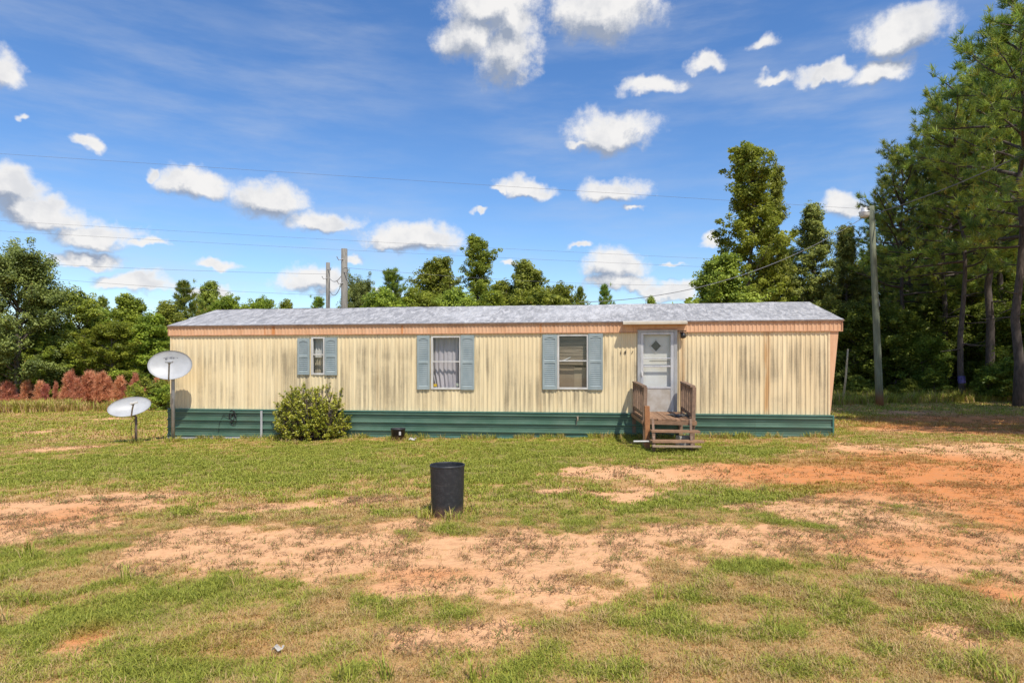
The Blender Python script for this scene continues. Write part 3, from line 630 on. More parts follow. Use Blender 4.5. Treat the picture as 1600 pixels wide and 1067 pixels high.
def shutter(pxa, pya, pxb, pyb):
    x0, x1, z0, z1 = rect(pxa, pya, pxb, pyb); s = bpy.data.objects.new('shutter', None); COL.objects.link(s); s.parent = HOME
    mb = MB(); w = .045; zm = z0+(z1-z0)*.505; ya, yb = -.05, -.016
    mb.box((x0, ya, z0), (x0+w, yb, z1)); mb.box((x1-w, ya, z0), (x1, yb, z1)); mb.box((x0+w, ya, z0), (x1-w, yb, z0+.085)); mb.box((x0+w, ya, zm-.035), (x1-w, yb, zm+.03))
    n = 10; za = z1-.10                                       # arched head rail
    for i in range(n):
        u, u2 = i/n, (i+1)/n; xa = x0+w+(x1-x0-2*w)*u; xb = x0+w+(x1-x0-2*w)*u2
        h1, h2 = .028*(1-abs(2*u-1)**1.6), .028*(1-abs(2*u2-1)**1.6)
        mb.hexa([(xa, ya, za+h1), (xb, ya, za+h2), (xb, yb, za+h2), (xa, yb, za+h1), (xa, ya, z1), (xb, ya, z1), (xb, yb, z1), (xa, yb, z1)])
    obj('frame', mb, M_BLUE, s)
    mb = MB()
    for lo, hi in ((z0+.085, zm-.035), (zm+.03, za+.03)):
        m = max(4, round((hi-lo)/.048)); st_ = (hi-lo)/m
        for i in range(m):
            z = lo+i*st_; mb.hexa([(x0+w, -.046, z), (x1-w, -.046, z), (x1-w, -.040, z), (x0+w, -.040, z), (x0+w, -.026, z+st_*.98), (x1-w, -.026, z+st_*.98), (x1-w, -.020, z+st_*.98), (x0+w, -.020, z+st_*.98)])
    tag(obj('louvres', mb, M_BLUE, s), kind='stuff')
for q in ((466,528.5,484.5,585.5),(508.5,527.5,527.5,586),(652.5,524.5,672,608.5),(720.5,524,741.5,609),(848,523,870.5,608.5),(919.5,521.5,942,609)): shutter(*q)

# storm door with inner door
D = bpy.data.objects.new('door', None); COL.objects.link(D); D.parent = HOME
x0, x1, z0, z1 = DOOR
W_ = x1-x0; H_ = z1-z0
mb = MB(); mb.box((x0-.03, -.05, z0-.03), (x0+.045, .04, z1+.02)); mb.box((x1-.045, -.05, z0-.03), (x1+.03, .04, z1+.02)); mb.box((x0+.045, -.05, z1-.035), (x1-.045, .04, z1+.02)); mb.box((x0+.045, -.055, z0-.03), (x1-.045, .04, z0+.015))
obj('door_frame', mb, surf('grey_aluminium_frame', (.44,.435,.42), (.34,.335,.32), 12, (1,1,.3), .45, .3), D, bevel=.004)
mb = MB(); xa, xb = x0+.047, x1-.047; za, zb = z0+.018, z1-.04; st_ = .075
zk = z0+.30*H_; zr = z0+.655*H_; zr2 = z0+.70*H_
mb.box((xa, -.04, za), (xa+.06, -.008, zb)); mb.box((xb-st_, -.04, za), (xb, -.008, zb)); mb.box((xa+.06, -.04, zb-.05), (xb-st_, -.008, zb)); mb.box((xa+.06, -.04, zk-.02), (xb-st_, -.008, zk+.03))
mb.box((xa+.06, -.036, zr), (xb-st_, -.012, zr+.022)); mb.box((xa+.06, -.036, z0+.555*H_), (xb-st_, -.012, z0+.575*H_))
obj('storm_door_frame', mb, M_ALU, D, bevel=.004)
mb = MB(); mb.box((xa+.06, -.03, za), (xb-st_, -.012, zk-.02)); obj('kick_panel', mb, surf('dusty_silver_panel', (.58,.54,.49), (.46,.40,.33), 5, (1,1,1), .35, .35), D)
for a, b in ((zk+.03, z0+.555*H_), (z0+.575*H_, zr), (zr+.022, zb-.05)):
    mb = MB(); mb.quad((xa+.06, -.02, a), (xb-st_, -.02, a), (xb-st_, -.02, b), (xa+.06, -.02, b)); obj('pane', mb, M_GLASS, D)
mb = MB(); mb.box((xa, .07, za), (xb, .11, zb)); obj('inner_door', mb, surf('white_inner_door', (.82,.81,.78), (.74,.72,.67), 3, (1,1,.5), .5, dirt=(.55,.5,.42)), D)
cx, cz, rx_, rz_ = x0+.47*W_, z0+.815*H_, .15*W_*1.25, .083*H_*1.1
mb = MB(); 
for k in range(4):
    a = math.pi/2*k; b = a+math.pi/2; o, i = 1.0, .74
    p = lambda t_, s_, y_: (cx+rx_*s_*math.cos(t_), y_, cz+rz_*s_*math.sin(t_))
    mb.hexa([p(a, o, .05), p(b, o, .05), p(b, i, .05), p(a, i, .05), p(a, o, .069), p(b, o, .069), p(b, i, .069), p(a, i, .069)])
obj('diamond_frame', mb, M_WHITE, D)
mb = MB(); mb.quad(*[(cx+rx_*.76*math.cos(math.pi/2*k), .066, cz+rz_*.76*math.sin(math.pi/2*k)) for k in range(4)]); obj('diamond_pane', mb, surf('dark_glass', (.018,.018,.018), (.07,.06,.055), 14, (6,1,.4), .35, 0, 0, .2), D)
mb = MB(); mb.box((xa+.01, -.075, z0+.45*H_), (xa+.04, -.041, z0+.50*H_)); mb.tube([(xa+.025, -.07, z0+.475*H_), (xa+.025, -.085, z0+.44*H_)], .009, 8); obj('handle', mb, M_WHITE, D, bevel=.004)
mb = MB(); mb.box((xa+.2, -.036+.1-.05, z0+.625*H_), (xb-.1, .02, z0+.632*H_)); obj('door_closer', mb, M_BLACK, D)
# canopy over the door
mb = MB(); a0, a1 = fx(973), fx(1072)
mb.hexa([(a0, -.30, ZE-.085), (a1, -.30, ZE-.085), (a1, -.04, ZE-.075), (a0, -.04, ZE-.075), (a0, -.30, ZE-.028), (a1, -.30, ZE-.028), (a1, -.062, ZE+.016), (a0, -.062, ZE+.016)])
obj('canopy', mb, surf('faded_canopy_metal', (.56,.49,.38), (.46,.40,.30), 4, (1,1,1), .5), HOME, bevel=.006)
mb = MB(); mb.box((DOOR[0]-.03, -.062, DOOR[3]+.02), (DOOR[1]+.03, -.036, DOOR[3]+.05)); obj('door_head_trim', mb, M_PEACHT, HOME)
# porch lamp
LP_ = bpy.data.objects.new('porch_lamp', None); COL.objects.link(LP_); LP_.parent = HOME
lx, lz = fac(1066.5, 523)
mb = MB(); mb.lathe([(0, 0), (.045, 0), (.05, .02), (.03, .035), (0, .035)], 14); o = obj('lamp_base', mb, M_BLACK, LP_, True, loc=(lx, -.015, lz+.03), rot=(R(90), 0, 0))
mb = MB(); mb.lathe([(0, .04), (.03, .045), (.055, .0), (.06, -.07), (.05, -.075), (0, -.06)], 14); obj('lamp_shade', mb, M_BLACK, LP_, True, loc=(lx, -.11, lz), rot=(R(-25), 0, R(10)))
mb = MB(); mb.tube([(lx, -.04, lz+.03), (lx, -.11, lz+.05)], .012, 8); obj('lamp_arm', mb, M_BLACK, LP_)
# house number
def textmesh(name, body, size, depth, mat, parent, loc, rot, align='CENTER'):
    c = bpy.data.curves.new(name, 'FONT'); c.body = body; c.size = size; c.extrude = depth; c.align_x = align; c.resolution_u = 3
    o = bpy.data.objects.new(name, c); COL.objects.link(o); dg = bpy.context.evaluated_depsgraph_get(); m = bpy.data.meshes.new_from_object(o.evaluated_get(dg))
    bpy.data.objects.remove(o); m.materials.clear(); return link(name, m, mat, parent, loc, rot)
for ch, px_, py_, tl in (('1', 970, 554, 0), ('4', 976.5, 553, R(6)), ('1', 986.5, 553, R(28))):
    a, b = fac(px_, py_); textmesh('house_number', ch, .125, .004, M_BLACK, HOME, (a, -.02, b), (R(90), tl, 0))
# faucet and loose cable on the skirting
mb = MB(); a, b = fac(903, 653); mb.tube([(a, -.03, b+.02), (a, -.10, b+.02), (a, -.12, b-.01), (a, -.12, b-.05)], .016, 8); mb.box((a-.03, -.10, b+.035), (a+.03, -.085, b+.05)); mb.bar((a-.01, -.06, b), (a-.035, -.07, b-.16), .02, .01); obj('faucet', mb, surf('old_brass', (.35,.27,.18), (.2,.16,.12), 30), HOME)

# ------------------------------------------------------------------ wooden porch
def woodmat(name, a, b, rnd=.14):
    t = NT(name); n = t.noise(t.coords((3,3,3)), 3, 6, .65); g = t.noise(t.coords((60,6,60)), 1, 4)
    c = t.mix(t.ramp(n, .3, .7), rgb(*a), rgb(*b)); c = t.mix(t.ramp(g, .5, .75, 0, .5), c, rgb(*[q*.5 for q in b])); oi = t.n('ShaderNodeObjectInfo')
    h = t.n('ShaderNodeHueSaturation'); t.set(h.inputs['Color'], c); t.set(h.inputs['Value'], t.ramp(oi.outputs['Random'], 0, 1, 1-rnd, 1+rnd)); return t.done(t.princ(h.outputs[0], .75, 0, t.bump(g, .3, .004), .25))
M_WOOD = woodmat('weathered_brown_wood', (.36,.21,.12), (.24,.14,.08)); M_WOODG = woodmat('grey_brown_wood', (.27,.175,.115), (.165,.11,.075)); M_WOODO = woodmat('orange_stained_wood', (.40,.185,.075), (.27,.12,.055)); M_WOODP = woodmat('pale_bare_wood', (.46,.34,.23), (.34,.24,.16))
PC = P(1040, 14.6)
PORCH = thing('porch_steps', 'small weathered wooden porch with low side rails and broken steps at door', 'porch', (0,0,0))
def W3(px, d, z): x, y = P(px, d); return Vector((x, y, z))
dzb, dzf = .635, .60
BL, FL, BR, FR = W3(988.5, 15.45, dzb), W3(1006, 13.75, dzf), W3(1067, 15.2, dzb), W3(1086, 13.45, dzf)
n = 11
for i in range(n):                                           # planks run out from the door
    a, b = i/n+.004, (i+1)/n-.004; r_ = random.Random(i); e = r_.uniform(-.03, .02)
    p = [BL.lerp(BR, a), BL.lerp(BR, b), FL.lerp(FR, b)+Vector((0, e, 0)), FL.lerp(FR, a)+Vector((0, e, 0))]; dz = Vector((0, 0, .032)); up = Vector((0, 0, r_.uniform(-.004, .005)))
    obj('plank', (lambda m: (m.hexa([q-dz+up for q in (p[3], p[2], p[1], p[0])]+[q+up for q in (p[3], p[2], p[1], p[0])]), m)[1])(MB()), M_WOOD, PORCH)
dn = Vector((0, 0, -.035))
for a, b in ((FL, FR), (BL, FL), (BR, FR)):
    mb = MB(); o = Vector((0, 0, -.075)); off = Vector((0, -.025, 0)) if a is FL else Vector((-.02 if a is BL else .02, 0, 0)); mb.bar(a+o+off, b+o+off, .04, .075); obj('rim_joist', mb, M_WOOD, PORCH)
def post(p, z0, z1, w, mat, name='post', tilt=(0,0)): mb = MB(); mb.bar((p.x, p.y, z0), (p.x+tilt[0], p.y+tilt[1], z1), w, w, up=(0,1,0)); return obj(name, mb, mat, PORCH)
g = gz(PC[0], PC[1])
for p in (BL, FL, BR, FR): post(p+Vector((.04 if p in (BL, FL) else -.04, .06, 0)), g-.1, p.z-.037, .085, M_WOODG, 'deck_post')
def rail(A, B, rh, mat, dense):
    q = Vector((0, 0, 1)); top = rh
    post(A, A.z-.12, A.z+top, .07, mat, 'rail_post'); post(B, B.z-.16, B.z+top-.02, .075, mat, 'rail_post', (.02, -.01))
    mb = MB(); mb.bar(A+q*(top+.012), B+q*(top-.008), .10, .035); obj('top_rail', mb, mat, PORCH)
    mb = MB(); mb.bar(A+q*.10, B+q*.07, .035, .075); obj('bottom_rail', mb, mat, PORCH)
    for i in range(dense):
        f = (i+.8)/(dense+.6); c = A.lerp(B, f); mb = MB(); mb.bar(c+q*.03, c+q*(top-.012), .035, .045, up=(0,1,0)); obj('baluster', mb, mat, PORCH)
rail(BL+Vector((.03, -.06, 0)), FL+Vector((.02, .05, 0)), .67, M_WOODG, 5)
rail(BR+Vector((-.03, -.06, 0)), FR+Vector((-.03, .05, 0)), .68, M_WOODG, 5)
nw = W3(1011.5, 13.35, 0); post(nw, g-.1, .885, .095, M_WOODO, 'newel_post', (-.01, 0))
nw2 = W3(1085, 13.2, 0)
def tread(pa, pb, d, z, w, mat, da=0, th=.038): 
    mb = MB(); mb.bar(W3(pa, d, z), W3(pb, d-da, z-.01), w, th); return obj('step_tread', mb, mat, PORCH)
tread(1016.5, 1092, 13.15, .405, .26, M_WOOD, .05); tread(1017, 1097, 12.85, .235, .26, M_WOOD, -.05); tread(1019, 1095, 12.62, .165, .10, M_WOODP, 0, .03)
mb = MB(); mb.tube([W3(990, 13.1, .20), W3(1094, 13.0, .215)], .018, 8); obj('loose_pipe', mb, M_WHITE, PORCH)
for px_ in (1020, 1079):
    mb = MB(); mb.bar(W3(px_, 13.5, .55), W3(px_+2, 12.75, .10), .045, .16); obj('stringer', mb, M_WOODG, PORCH); post(W3(px_+1, 13.0, 0), g-.05, .37, .06, M_WOODG, 'step_post')
mb = MB(); mb.box((-.13,-.1,-.1), (.13,.1,.12)); obj('concrete_block', mb, surf('concrete_block', (.4,.37,.32), (.3,.27,.24), 20), PORCH, loc=(*P(1068, 13.7), g+.1), rot=(0,0,.2), bevel=.01)
o = MB(); r_ = random.Random(2)
dm = bpy.data.meshes.new('doormat'); bmv = []; bmf = []
nx_, ny_ = 16, 10
for j in range(ny_+1):
    for i in range(nx_+1): bmv.append(((i/nx_-.5)*.42, (j/ny_-.5)*.55, .014+.02*abs(math.sin(i*.9+j*.4))*r_.random()))
for j in range(ny_):
    for i in range(nx_): a = j*(nx_+1)+i; bmf.append((a, a+1, a+nx_+2, a+nx_+1))
dm.from_pydata(bmv, [], bmf); dm.update(); a = W3(1062, 14.3, .617)
tag(link('doormat', dm, surf('charcoal_doormat', (.05,.048,.045), (.13,.12,.11), 30, (1,1,1), .9, bump=.8), None, a, (0,0,.12)), 'rumpled dark doormat lying on the porch planks', 'doormat')
dm.materials[0]; o = bpy.data.objects['doormat']; sm = o.modifiers.new('thick', 'SOLIDIFY'); sm.thickness = .012

# ------------------------------------------------------------------ cans, dishes, small things
bx_, by_ = gp(699, 806); bz = gtop(bx_, by_)
CAN = thing('trash_can', 'tall open black plastic trash can standing on the worn lawn', 'trash can', (bx_, by_, bz), .3)
cr = 27.0/F*by_; chh = zat(725, by_)-bz
t = NT('scuffed_black_plastic'); n = t.noise(t.coords((1,1,1)), 22, 8, .7); n2 = t.noise(t.coords((1,1,14)), 3, 4); c = t.mix(t.ramp(n, .42, .8), rgb(.020,.021,.024), rgb(.05,.05,.053)); c = t.mix(t.ramp(n2, .58, .8, 0, .4), c, rgb(.10,.09,.08))
sx = t.n('ShaderNodeSeparateXYZ'); tcn = t.n('ShaderNodeTexCoord'); t.t.links.new(tcn.outputs['Object'], sx.inputs[0]); c = t.mix(t.math('MULTIPLY', t.ramp(sx.outputs[2], .16, .0), t.ramp(n, .3, .7)), c, rgb(.27,.14,.07))
M_CAN = t.done(t.princ(c, .5, 0, t.bump(n, .12, .004), .4))
mb = MB(); mb.lathe([(cr*.90, -.02), (cr*.91, .02), (cr*.955, chh*.5), (cr*.99, chh-.03)], 56); obj('can_body', mb, M_CAN, CAN, True)
mb = MB(); mb.lathe([(cr*.99, chh-.03), (cr*1.005, chh-.024), (cr*1.01, chh), (cr*.985, chh+.002), (cr*.975, chh-.02)], 56); obj('rim', mb, M_CAN, CAN, True)
mb = MB(); mb.lathe([(cr*.97, chh-.01), (cr*.90, .03), (0, .03)], 56); obj('inner_wall', mb, M_CAN, CAN, True)
px_, py_ = gp(622, 688); pz = gtop(px_, py_)
BK = thing('bucket', 'small black plastic plant pot against the green skirting', 'plant pot', (px_, py_, pz))
mb = MB(); r0 = 11.2/F*py_; hh = .29; mb.lathe([(0, .03), (r0*.80, .03), (r0*.95, hh), (r0*1.03, hh), (r0*1.03, hh-.03), (r0*.98, hh-.035), (r0*.84, -.02), (0, -.02)], 28); obj('pot_body', mb, M_CAN, BK, True)
mb = MB(); mb.box((r0*.28, -r0*.95, .14), (r0*.55, -r0*.86, .22)); obj('paper_tag', mb, M_WHITE, BK)
def litter(px, py, s, seed, label):
    x, y = gp(px, py); r = random.Random(seed); vs = []; fs = []; m = 5
    for j in range(m+1):
        for i in range(m+1): vs.append(((i/m-.5)*s, (j/m-.5)*s*.6, .02+r.random()*s*.45))
    for j in range(m):
        for i in range(m): a = j*(m+1)+i; fs.append((a, a+1, a+m+2, a+m+1))
    me_ = bpy.data.meshes.new('paper_scrap'); me_.from_pydata(vs, [], fs); me_.update()
    o = link('paper_scrap', me_, M_PAPER, None, (x, y, gtop(x, y)), (0, 0, r.uniform(0, 3))); k = o.modifiers.new('thick', 'SOLIDIFY'); k.thickness = .003
    return tag(o, label, 'litter')
M_PAPER = surf('dirty_white_paper', (.55,.51,.45), (.42,.38,.32), 12)
litter(645, 689, .18, 1, 'crumpled white scrap in the grass by the plant pot'); litter(434, 1022, .065, 2, 'small crumpled white paper scrap in the near grass')
# stone by the step
sxp = gp(1108, 682); mb = MB(); r_ = random.Random(5)
for j in range(7):
    for i in range(12):
        ph, th_ = math.pi*j/6, 2*math.pi*i/12; k = 1+r_.uniform(-.1, .1); mb.v.append((.26*k*math.sin(ph)*math.cos(th_), .16*k*math.sin(ph)*math.sin(th_), .13*k*math.cos(ph)))
for j in range(6):
    for i in range(12): i2 = (i+1) % 12; mb.f.append((j*12+i, (j+1)*12+i, (j+1)*12+i2, j*12+i2))
tag(obj('stone', mb, surf('brown_field_stone', (.27,.19,.14), (.16,.12,.10), 9, (1,1,1), .85, bump=.6), None, True, loc=(sxp[0], sxp[1]+.1, gtop(*sxp)+.07), rot=(0, .1, .3)), 'flat brown stone lying beside the porch steps', 'stone')
# coil of cable hanging on the skirting
mb = MB(); a, b = fac(366, 648); r_ = random.Random(8); pts = []
for i in range(90):
    t_ = i/89*2*math.pi*4.3; k = .10+.05*math.sin(i*.21)+r_.uniform(-.01, .01); pts.append((a+k*math.cos(t_)*.8, -.075-.02*math.sin(i*.5), b-.06+k*1.25*math.sin(t_)))
mb.tube(pts, .008, 5); mb.tube([(a-.1, -.075, b-.05), (a-.25, -.07, b+.0), (a-.36, -.07, b-.18), (a-.40, -.07, b-.45)], .006, 5); mb.tube([(a-.02, -.06, b-.02), (a+.0, -.08, b+.03), (a+.03, -.03, b+.05)], .012, 5)
o = obj('cable_coil', mb, M_BLACK, None, loc=(TO[0], TO[1], 0), rot=(0, 0, -TH)); tag(o, 'tangled black cable coil hanging on the green skirting', 'cable')

M_DISH = surf('satellite_dish_grey', (.43,.435,.44), (.37,.375,.38), 5, (1,1,1), .45, 0, .03, .5, dirt=(.36,.35,.33)); M_POLE = surf('galvanised_pole', (.42,.42,.43), (.28,.28,.29), 14, (1,1,.2), .45, .55)
M_DARKPOLE = surf('rusty_dark_pole', (.20,.15,.12), (.12,.10,.09), 14, (1,1,.3), .6, .2)
def dish(name, label, pxc, pyc, pxb, pyb, hw, hh_, nrm, roll, polemat, polr, text, fo):
    x, y = gp(pxb, pyb); z = gtop(x, y); T = thing(name, label, 'satellite dish', (x, y, z))
    dx_, dz_ = (pxc-CX)/F*y - x, zat(pyc, y)-z
    n_ = Vector(nrm).normalized(); right = Vector((0, 0, 1)).cross(n_)*-1; right = Vector((-n_.y, n_.x, 0)).normalized(); 
    if right.x < 0: right = -right
    up = n_.cross(right); up = up if up.z > 0 else -up
    right, up = right*math.cos(roll)+up*math.sin(roll), up*math.cos(roll)-right*math.sin(roll)
    C = Vector((dx_, -.12, dz_))
    mb = MB(); rings, sides = 9, 48; dep = .10
    for side, off in ((1, 0), (-1, -.014)):
        n0 = len(mb.v)
        for j in range(rings+1):
            f = j/rings
            for i in range(sides):
                a = 2*math.pi*i/sides; mb.v.append(tuple(C+right*(hw*f*math.cos(a))+up*(hh_*f*math.sin(a))+n_*(dep*(f*f-1)*1.0+off)))
        for j in range(rings):
            for i in range(sides):
                i2 = (i+1) % sides; q = (n0+j*sides+i, n0+j*sides+i2, n0+(j+1)*sides+i2, n0+(j+1)*sides+i); mb.f.append(q if side == 1 else q[::-1])
    k1 = rings*sides; k2 = (2*rings+1)*sides
    for i in range(sides): i2 = (i+1) % sides; mb.f.append((k1+i, k2+i, k2+i2, k1+i2))
    obj('reflector', mb, M_DISH, T, True)
    mb = MB(); top = C-n_*(dep+.05)-up*hh_*.3; mb.tube([(0, 0, -.3), (0, 0, max(.2, top.z-.12)), tuple(top)], polr, 12); obj('pole', mb, polemat, T, True)
    mb = MB(); br = C-n_*(dep+.06); mb.bar(br-up*hh_*.55, br+up*hh_*.25, .12, .09); mb.bar(br-up*hh_*.4-right*.12, br-up*hh_*.4+right*.12, .05, .05); obj('mount_bracket', mb, M_POLE, T)
    feed = C+Vector(fo); lip = C-up*hh_*.97+n_*.02
    mb = MB(); mb.tube([tuple(br-up*hh_*.45), tuple(lip-up*.05), tuple(lip.lerp(feed, .5)-up*.02), tuple(feed-up*.04)], .019, 8); obj('feed_arm', mb, M_POLE, T)
    ft = bpy.data.objects.new('feed', None); COL.objects.link(ft); ft.parent = T
    d_ = (C-feed).normalized(); mb = MB(); mb.tube([tuple(feed+d_*.04), tuple(feed-d_*.06)], [.045, .03], 12); obj('feed_horn', mb, M_POLE, ft)
    mb = MB(); mb.bar(feed-right*.085-d_*.09, feed+right*.085-d_*.09, .07, .05); obj('feed_box', mb, M_WHITE if not text else M_POLE, ft, bevel=.008)
    if text:
        m3 = __import__('mathutils').Matrix((right, up, n_)).transposed(); p = C+up*hh_*.50+n_*(dep*(.26-1)+.012)
        textmesh('lettering', text, .115, .0015, surf('grey_lettering', (.10,.10,.12), (.14,.14,.16), 9), T, p, m3.to_euler())
    return T, C
dish('satellite_dish', 'large round grey satellite dish with dark lettering by the home corner', 269.5, 570, 270.5, 690, .505, .375, (.25, -.92, .30), 0, M_POLE, .045, 'HughesNet.', (.215, -.45, .06))
T2, C2 = dish('satellite_dish', 'small tilted white satellite dish on a thin dark pole', 206.5, 634.5, 212.5, 692, .475, .27, (.3, -.76, .56), R(13), M_DARKPOLE, .030, None, (.33, -.42, .10))
mb = MB(); mb.tube([(0, -.03, .62), (-.07, -.08, .5), (-.08, -.06, .25), (-.03, -.03, .05)], .007, 5); obj('cable', mb, M_BLACK, T2)

# ------------------------------------------------------------------ poles and wires
t = NT('treated_pole_wood'); n = t.noise(t.coords((5,5,.5)), 4, 7, .65); sx = t.n('ShaderNodeSeparateXYZ'); tcn = t.n('ShaderNodeTexCoord'); t.t.links.new(tcn.outputs['Object'], sx.inputs[0])
c = t.mix(t.ramp(n, .3, .7), rgb(.23,.25,.17), rgb(.15,.155,.105)); c = t.mix(t.ramp(sx.outputs[2], .75, .1), c, rgb(.30,.13,.055)); M_PWOOD = t.done(t.princ(c, .85, 0, t.bump(n, .5, .01), .2))
M_GPOLE = surf('grey_pole_wood', (.24,.225,.195), (.15,.14,.12), 5, (4,4,.5), .85, bump=.4)
lx, ly = gp(1375.5, 636); lz = gtop(lx, ly)
YL = thing('light_pole', 'tall greenish wooden light pole in front of the dark pine wood', 'light pole', (lx, ly, lz))
topz = zat(322, ly)-lz; tx = (1361.5-CX)/F*ly-lx
mb = MB(); mb.tube([(tx*k, 0, -.4+(topz+.4)*k) for k in (0, .25, .5, .75, 1)], [.138, .124, .112, .103, .095], 16); obj('pole', mb, M_PWOOD, YL, True)
LA = bpy.data.objects.new('lamp', None); COL.objects.link(LA); LA.parent = YL
hx, hz = (1347-CX)/F*ly-lx, zat(333, ly)-lz
mb = MB(); mb.tube([(tx-.05, 0, hz+.14), (hx+.1, -.1, hz+.19), (hx, -.15, hz+.12)], .025, 8); obj('lamp_arm', mb, M_POLE, LA)
mb = MB(); mb.lathe([(0, .16), (.09, .15), (.11, .05), (.17, .02), (.19, -.02)], 20, (hx, -.15, hz)); obj('lamp_housing', mb, M_ALU, LA, True)
mb = MB(); mb.lathe([(.175, -.015), (.17, -.13), (.12, -.20), (0, -.215)], 20, (hx, -.15, hz)); obj('lamp_lens', mb, surf('frosted_lens', (.7,.7,.68), (.6,.6,.58), 5, (1,1,1), .25), LA, True)
mb = MB(); mb.tube([(tx+.12, -.02, topz-.5), (tx+.09, -.04, topz-2.5), (tx*.5+.11, -.06, topz*.5)], .012, 5); obj('conduit', mb, M_POLE, YL)
def upole(px, pytop, d, r0, label, hw):
    x, y = P(px, d); z = gz(x, y); h = zat(pytop, d)-z; T = thing('utility_pole', label, 'utility pole', (x, y, z))
    mb = MB(); mb.tube([(0, 0, -.3), (0, 0, h*.5), (0, 0, h)], [r0*1.2, r0*1.08, r0], 14); obj('pole', mb, M_GPOLE, T, True)
    mb = MB()
    for z_, a in hw: mb.tube([(0, -r0*.9, h-z_), (a, -r0-.12, h-z_-.06), (a*1.3, -r0-.2, h-z_+.08)], .02, 6)
    obj('insulator_bracket', mb, M_POLE, T); mb = MB(); mb.lathe([(0, h), (r0*.9, h+.004), (0, h+.03)], 12); obj('pole_cap', mb, M_ALU, T); return Vector((x, y, z+h))
p1 = upole(538, 389, 31, .145, 'taller grey utility pole rising behind the mobile home roof', ((.5, -.2), (1.1, .2), (1.6, -.2)))
p2 = upole(512.5, 410.5, 38, .115, 'shorter thin utility pole just left of the tall pole', ((.4, .2), (.9, -.2)))
M_WIRE = surf('dark_wire', (.15,.15,.16), (.2,.2,.21), 3)
def wire(a, b, sag, r, label):
    a = Vector(a); b = Vector(b); n = 28; mb = MB(); pts = []
    for i in range(n+1): f = i/n; p = a.lerp(b, f); p.z -= sag*4*f*(1-f); pts.append(tuple(p-a))
    mb.tube(pts, r, 5); tag(obj('power_line', mb, M_WIRE, None, loc=a), label, 'power line', 'overhead lines behind the home')
def W2(px, py, d): x, y = P(px, d); return (x, y, zat(py, d))
wire(W2(-250, 224, 44), W2(1760, 352, 44), .05, .008, 'highest thin wire crossing the whole blue sky')
wire(W2(-250, 330, 44), W2(1320, 414, 48), .15, .007, 'upper wire of the close pair above the tall pole top')
wire(W2(-250, 346, 44), W2(1320, 426, 48), .2, .007, 'lower wire of the close pair crossing behind the tall pole')
wire(W2(-250, 392, 38), tuple(p2+Vector((0, -.3, -.7))), .2, .007, 'upper wire running left from the shorter utility pole')
wire(W2(-250, 402, 38), tuple(p2+Vector((0, -.3, -1.9))), .3, .007, 'lowest wire running left from the shorter utility pole')
wire(tuple(p1+Vector((0, -.2, -.9))), W2(1120, 445, 50), .3, .007, 'wire running right from the tall utility pole over the roof')
wire(tuple(p1+Vector((-.1, 0, -1.2))), tuple(p2+Vector((.1, 0, -.9))), .25, .016, 'short slack wire linking the two utility poles')
wire(tuple(p1+Vector((-.1, 0, -1.5))), tuple(p2+Vector((.1, 0, -1.6))), .45, .016, 'drooping lower loop of wire between the utility poles')
wire(W2(1357, 335, ly), W2(905, 472, 20.2),   .75, .011, 'black service cable sagging from light pole to the roof')
wire(W2(1366, 334, ly), W2(1720, 180, 17), .2, .016, 'dark cable rising from light pole into the pines')
# leaning stick
x, y = P(1316, 26.5); mb = MB(); mb.tube([(0, 0, -.1), (((1327-1316)/F*26.5)*.5+.02, .05, .95), ((1327-1316)/F*26.5, .1, zat(545, 26.5)-gz(x, y))], [.05, .045, .035], 8)
tag(obj('leaning_stick', mb, surf('pale_dead_wood', (.50,.40,.24), (.4,.3,.17), 8, (1,1,.2)), None, True, loc=(x, y, gz(x, y))), 'pale bare stick leaning at the wood edge behind the home', 'stick')

# ------------------------------------------------------------------ vegetation
def leaf_mesh(name, cen, nrm, size, asp, tint, rng, mat):
    n = len(cen); rv = rng.normal(size=(n, 3)); t_ = np.cross(nrm, rv); t_ /= np.linalg.norm(t_, axis=1, keepdims=True)+1e-9; b_ = np.cross(nrm, t_)
    s = size[:, None]; k = nrm*s*.18
    v = np.stack([cen-t_*s, cen+b_*s*asp-k, cen+t_*s, cen-b_*s*asp-k], 1).reshape(-1, 3)
    m = bpy.data.meshes.new(name); m.vertices.add(n*4); m.vertices.foreach_set('co', v.astype(np.float32).ravel())
    m.loops.add(n*4); m.loops.foreach_set('vertex_index', np.arange(n*4, dtype=np.int32)); m.polygons.add(n); m.polygons.foreach_set('loop_start', np.arange(0, n*4, 4, dtype=np.int32)); m.update(calc_edges=True)
    a = m.attributes.new('tint', 'FLOAT', 'FACE'); a.data.foreach_set('value', tint.astype(np.float32)); m.materials.append(mat); return m
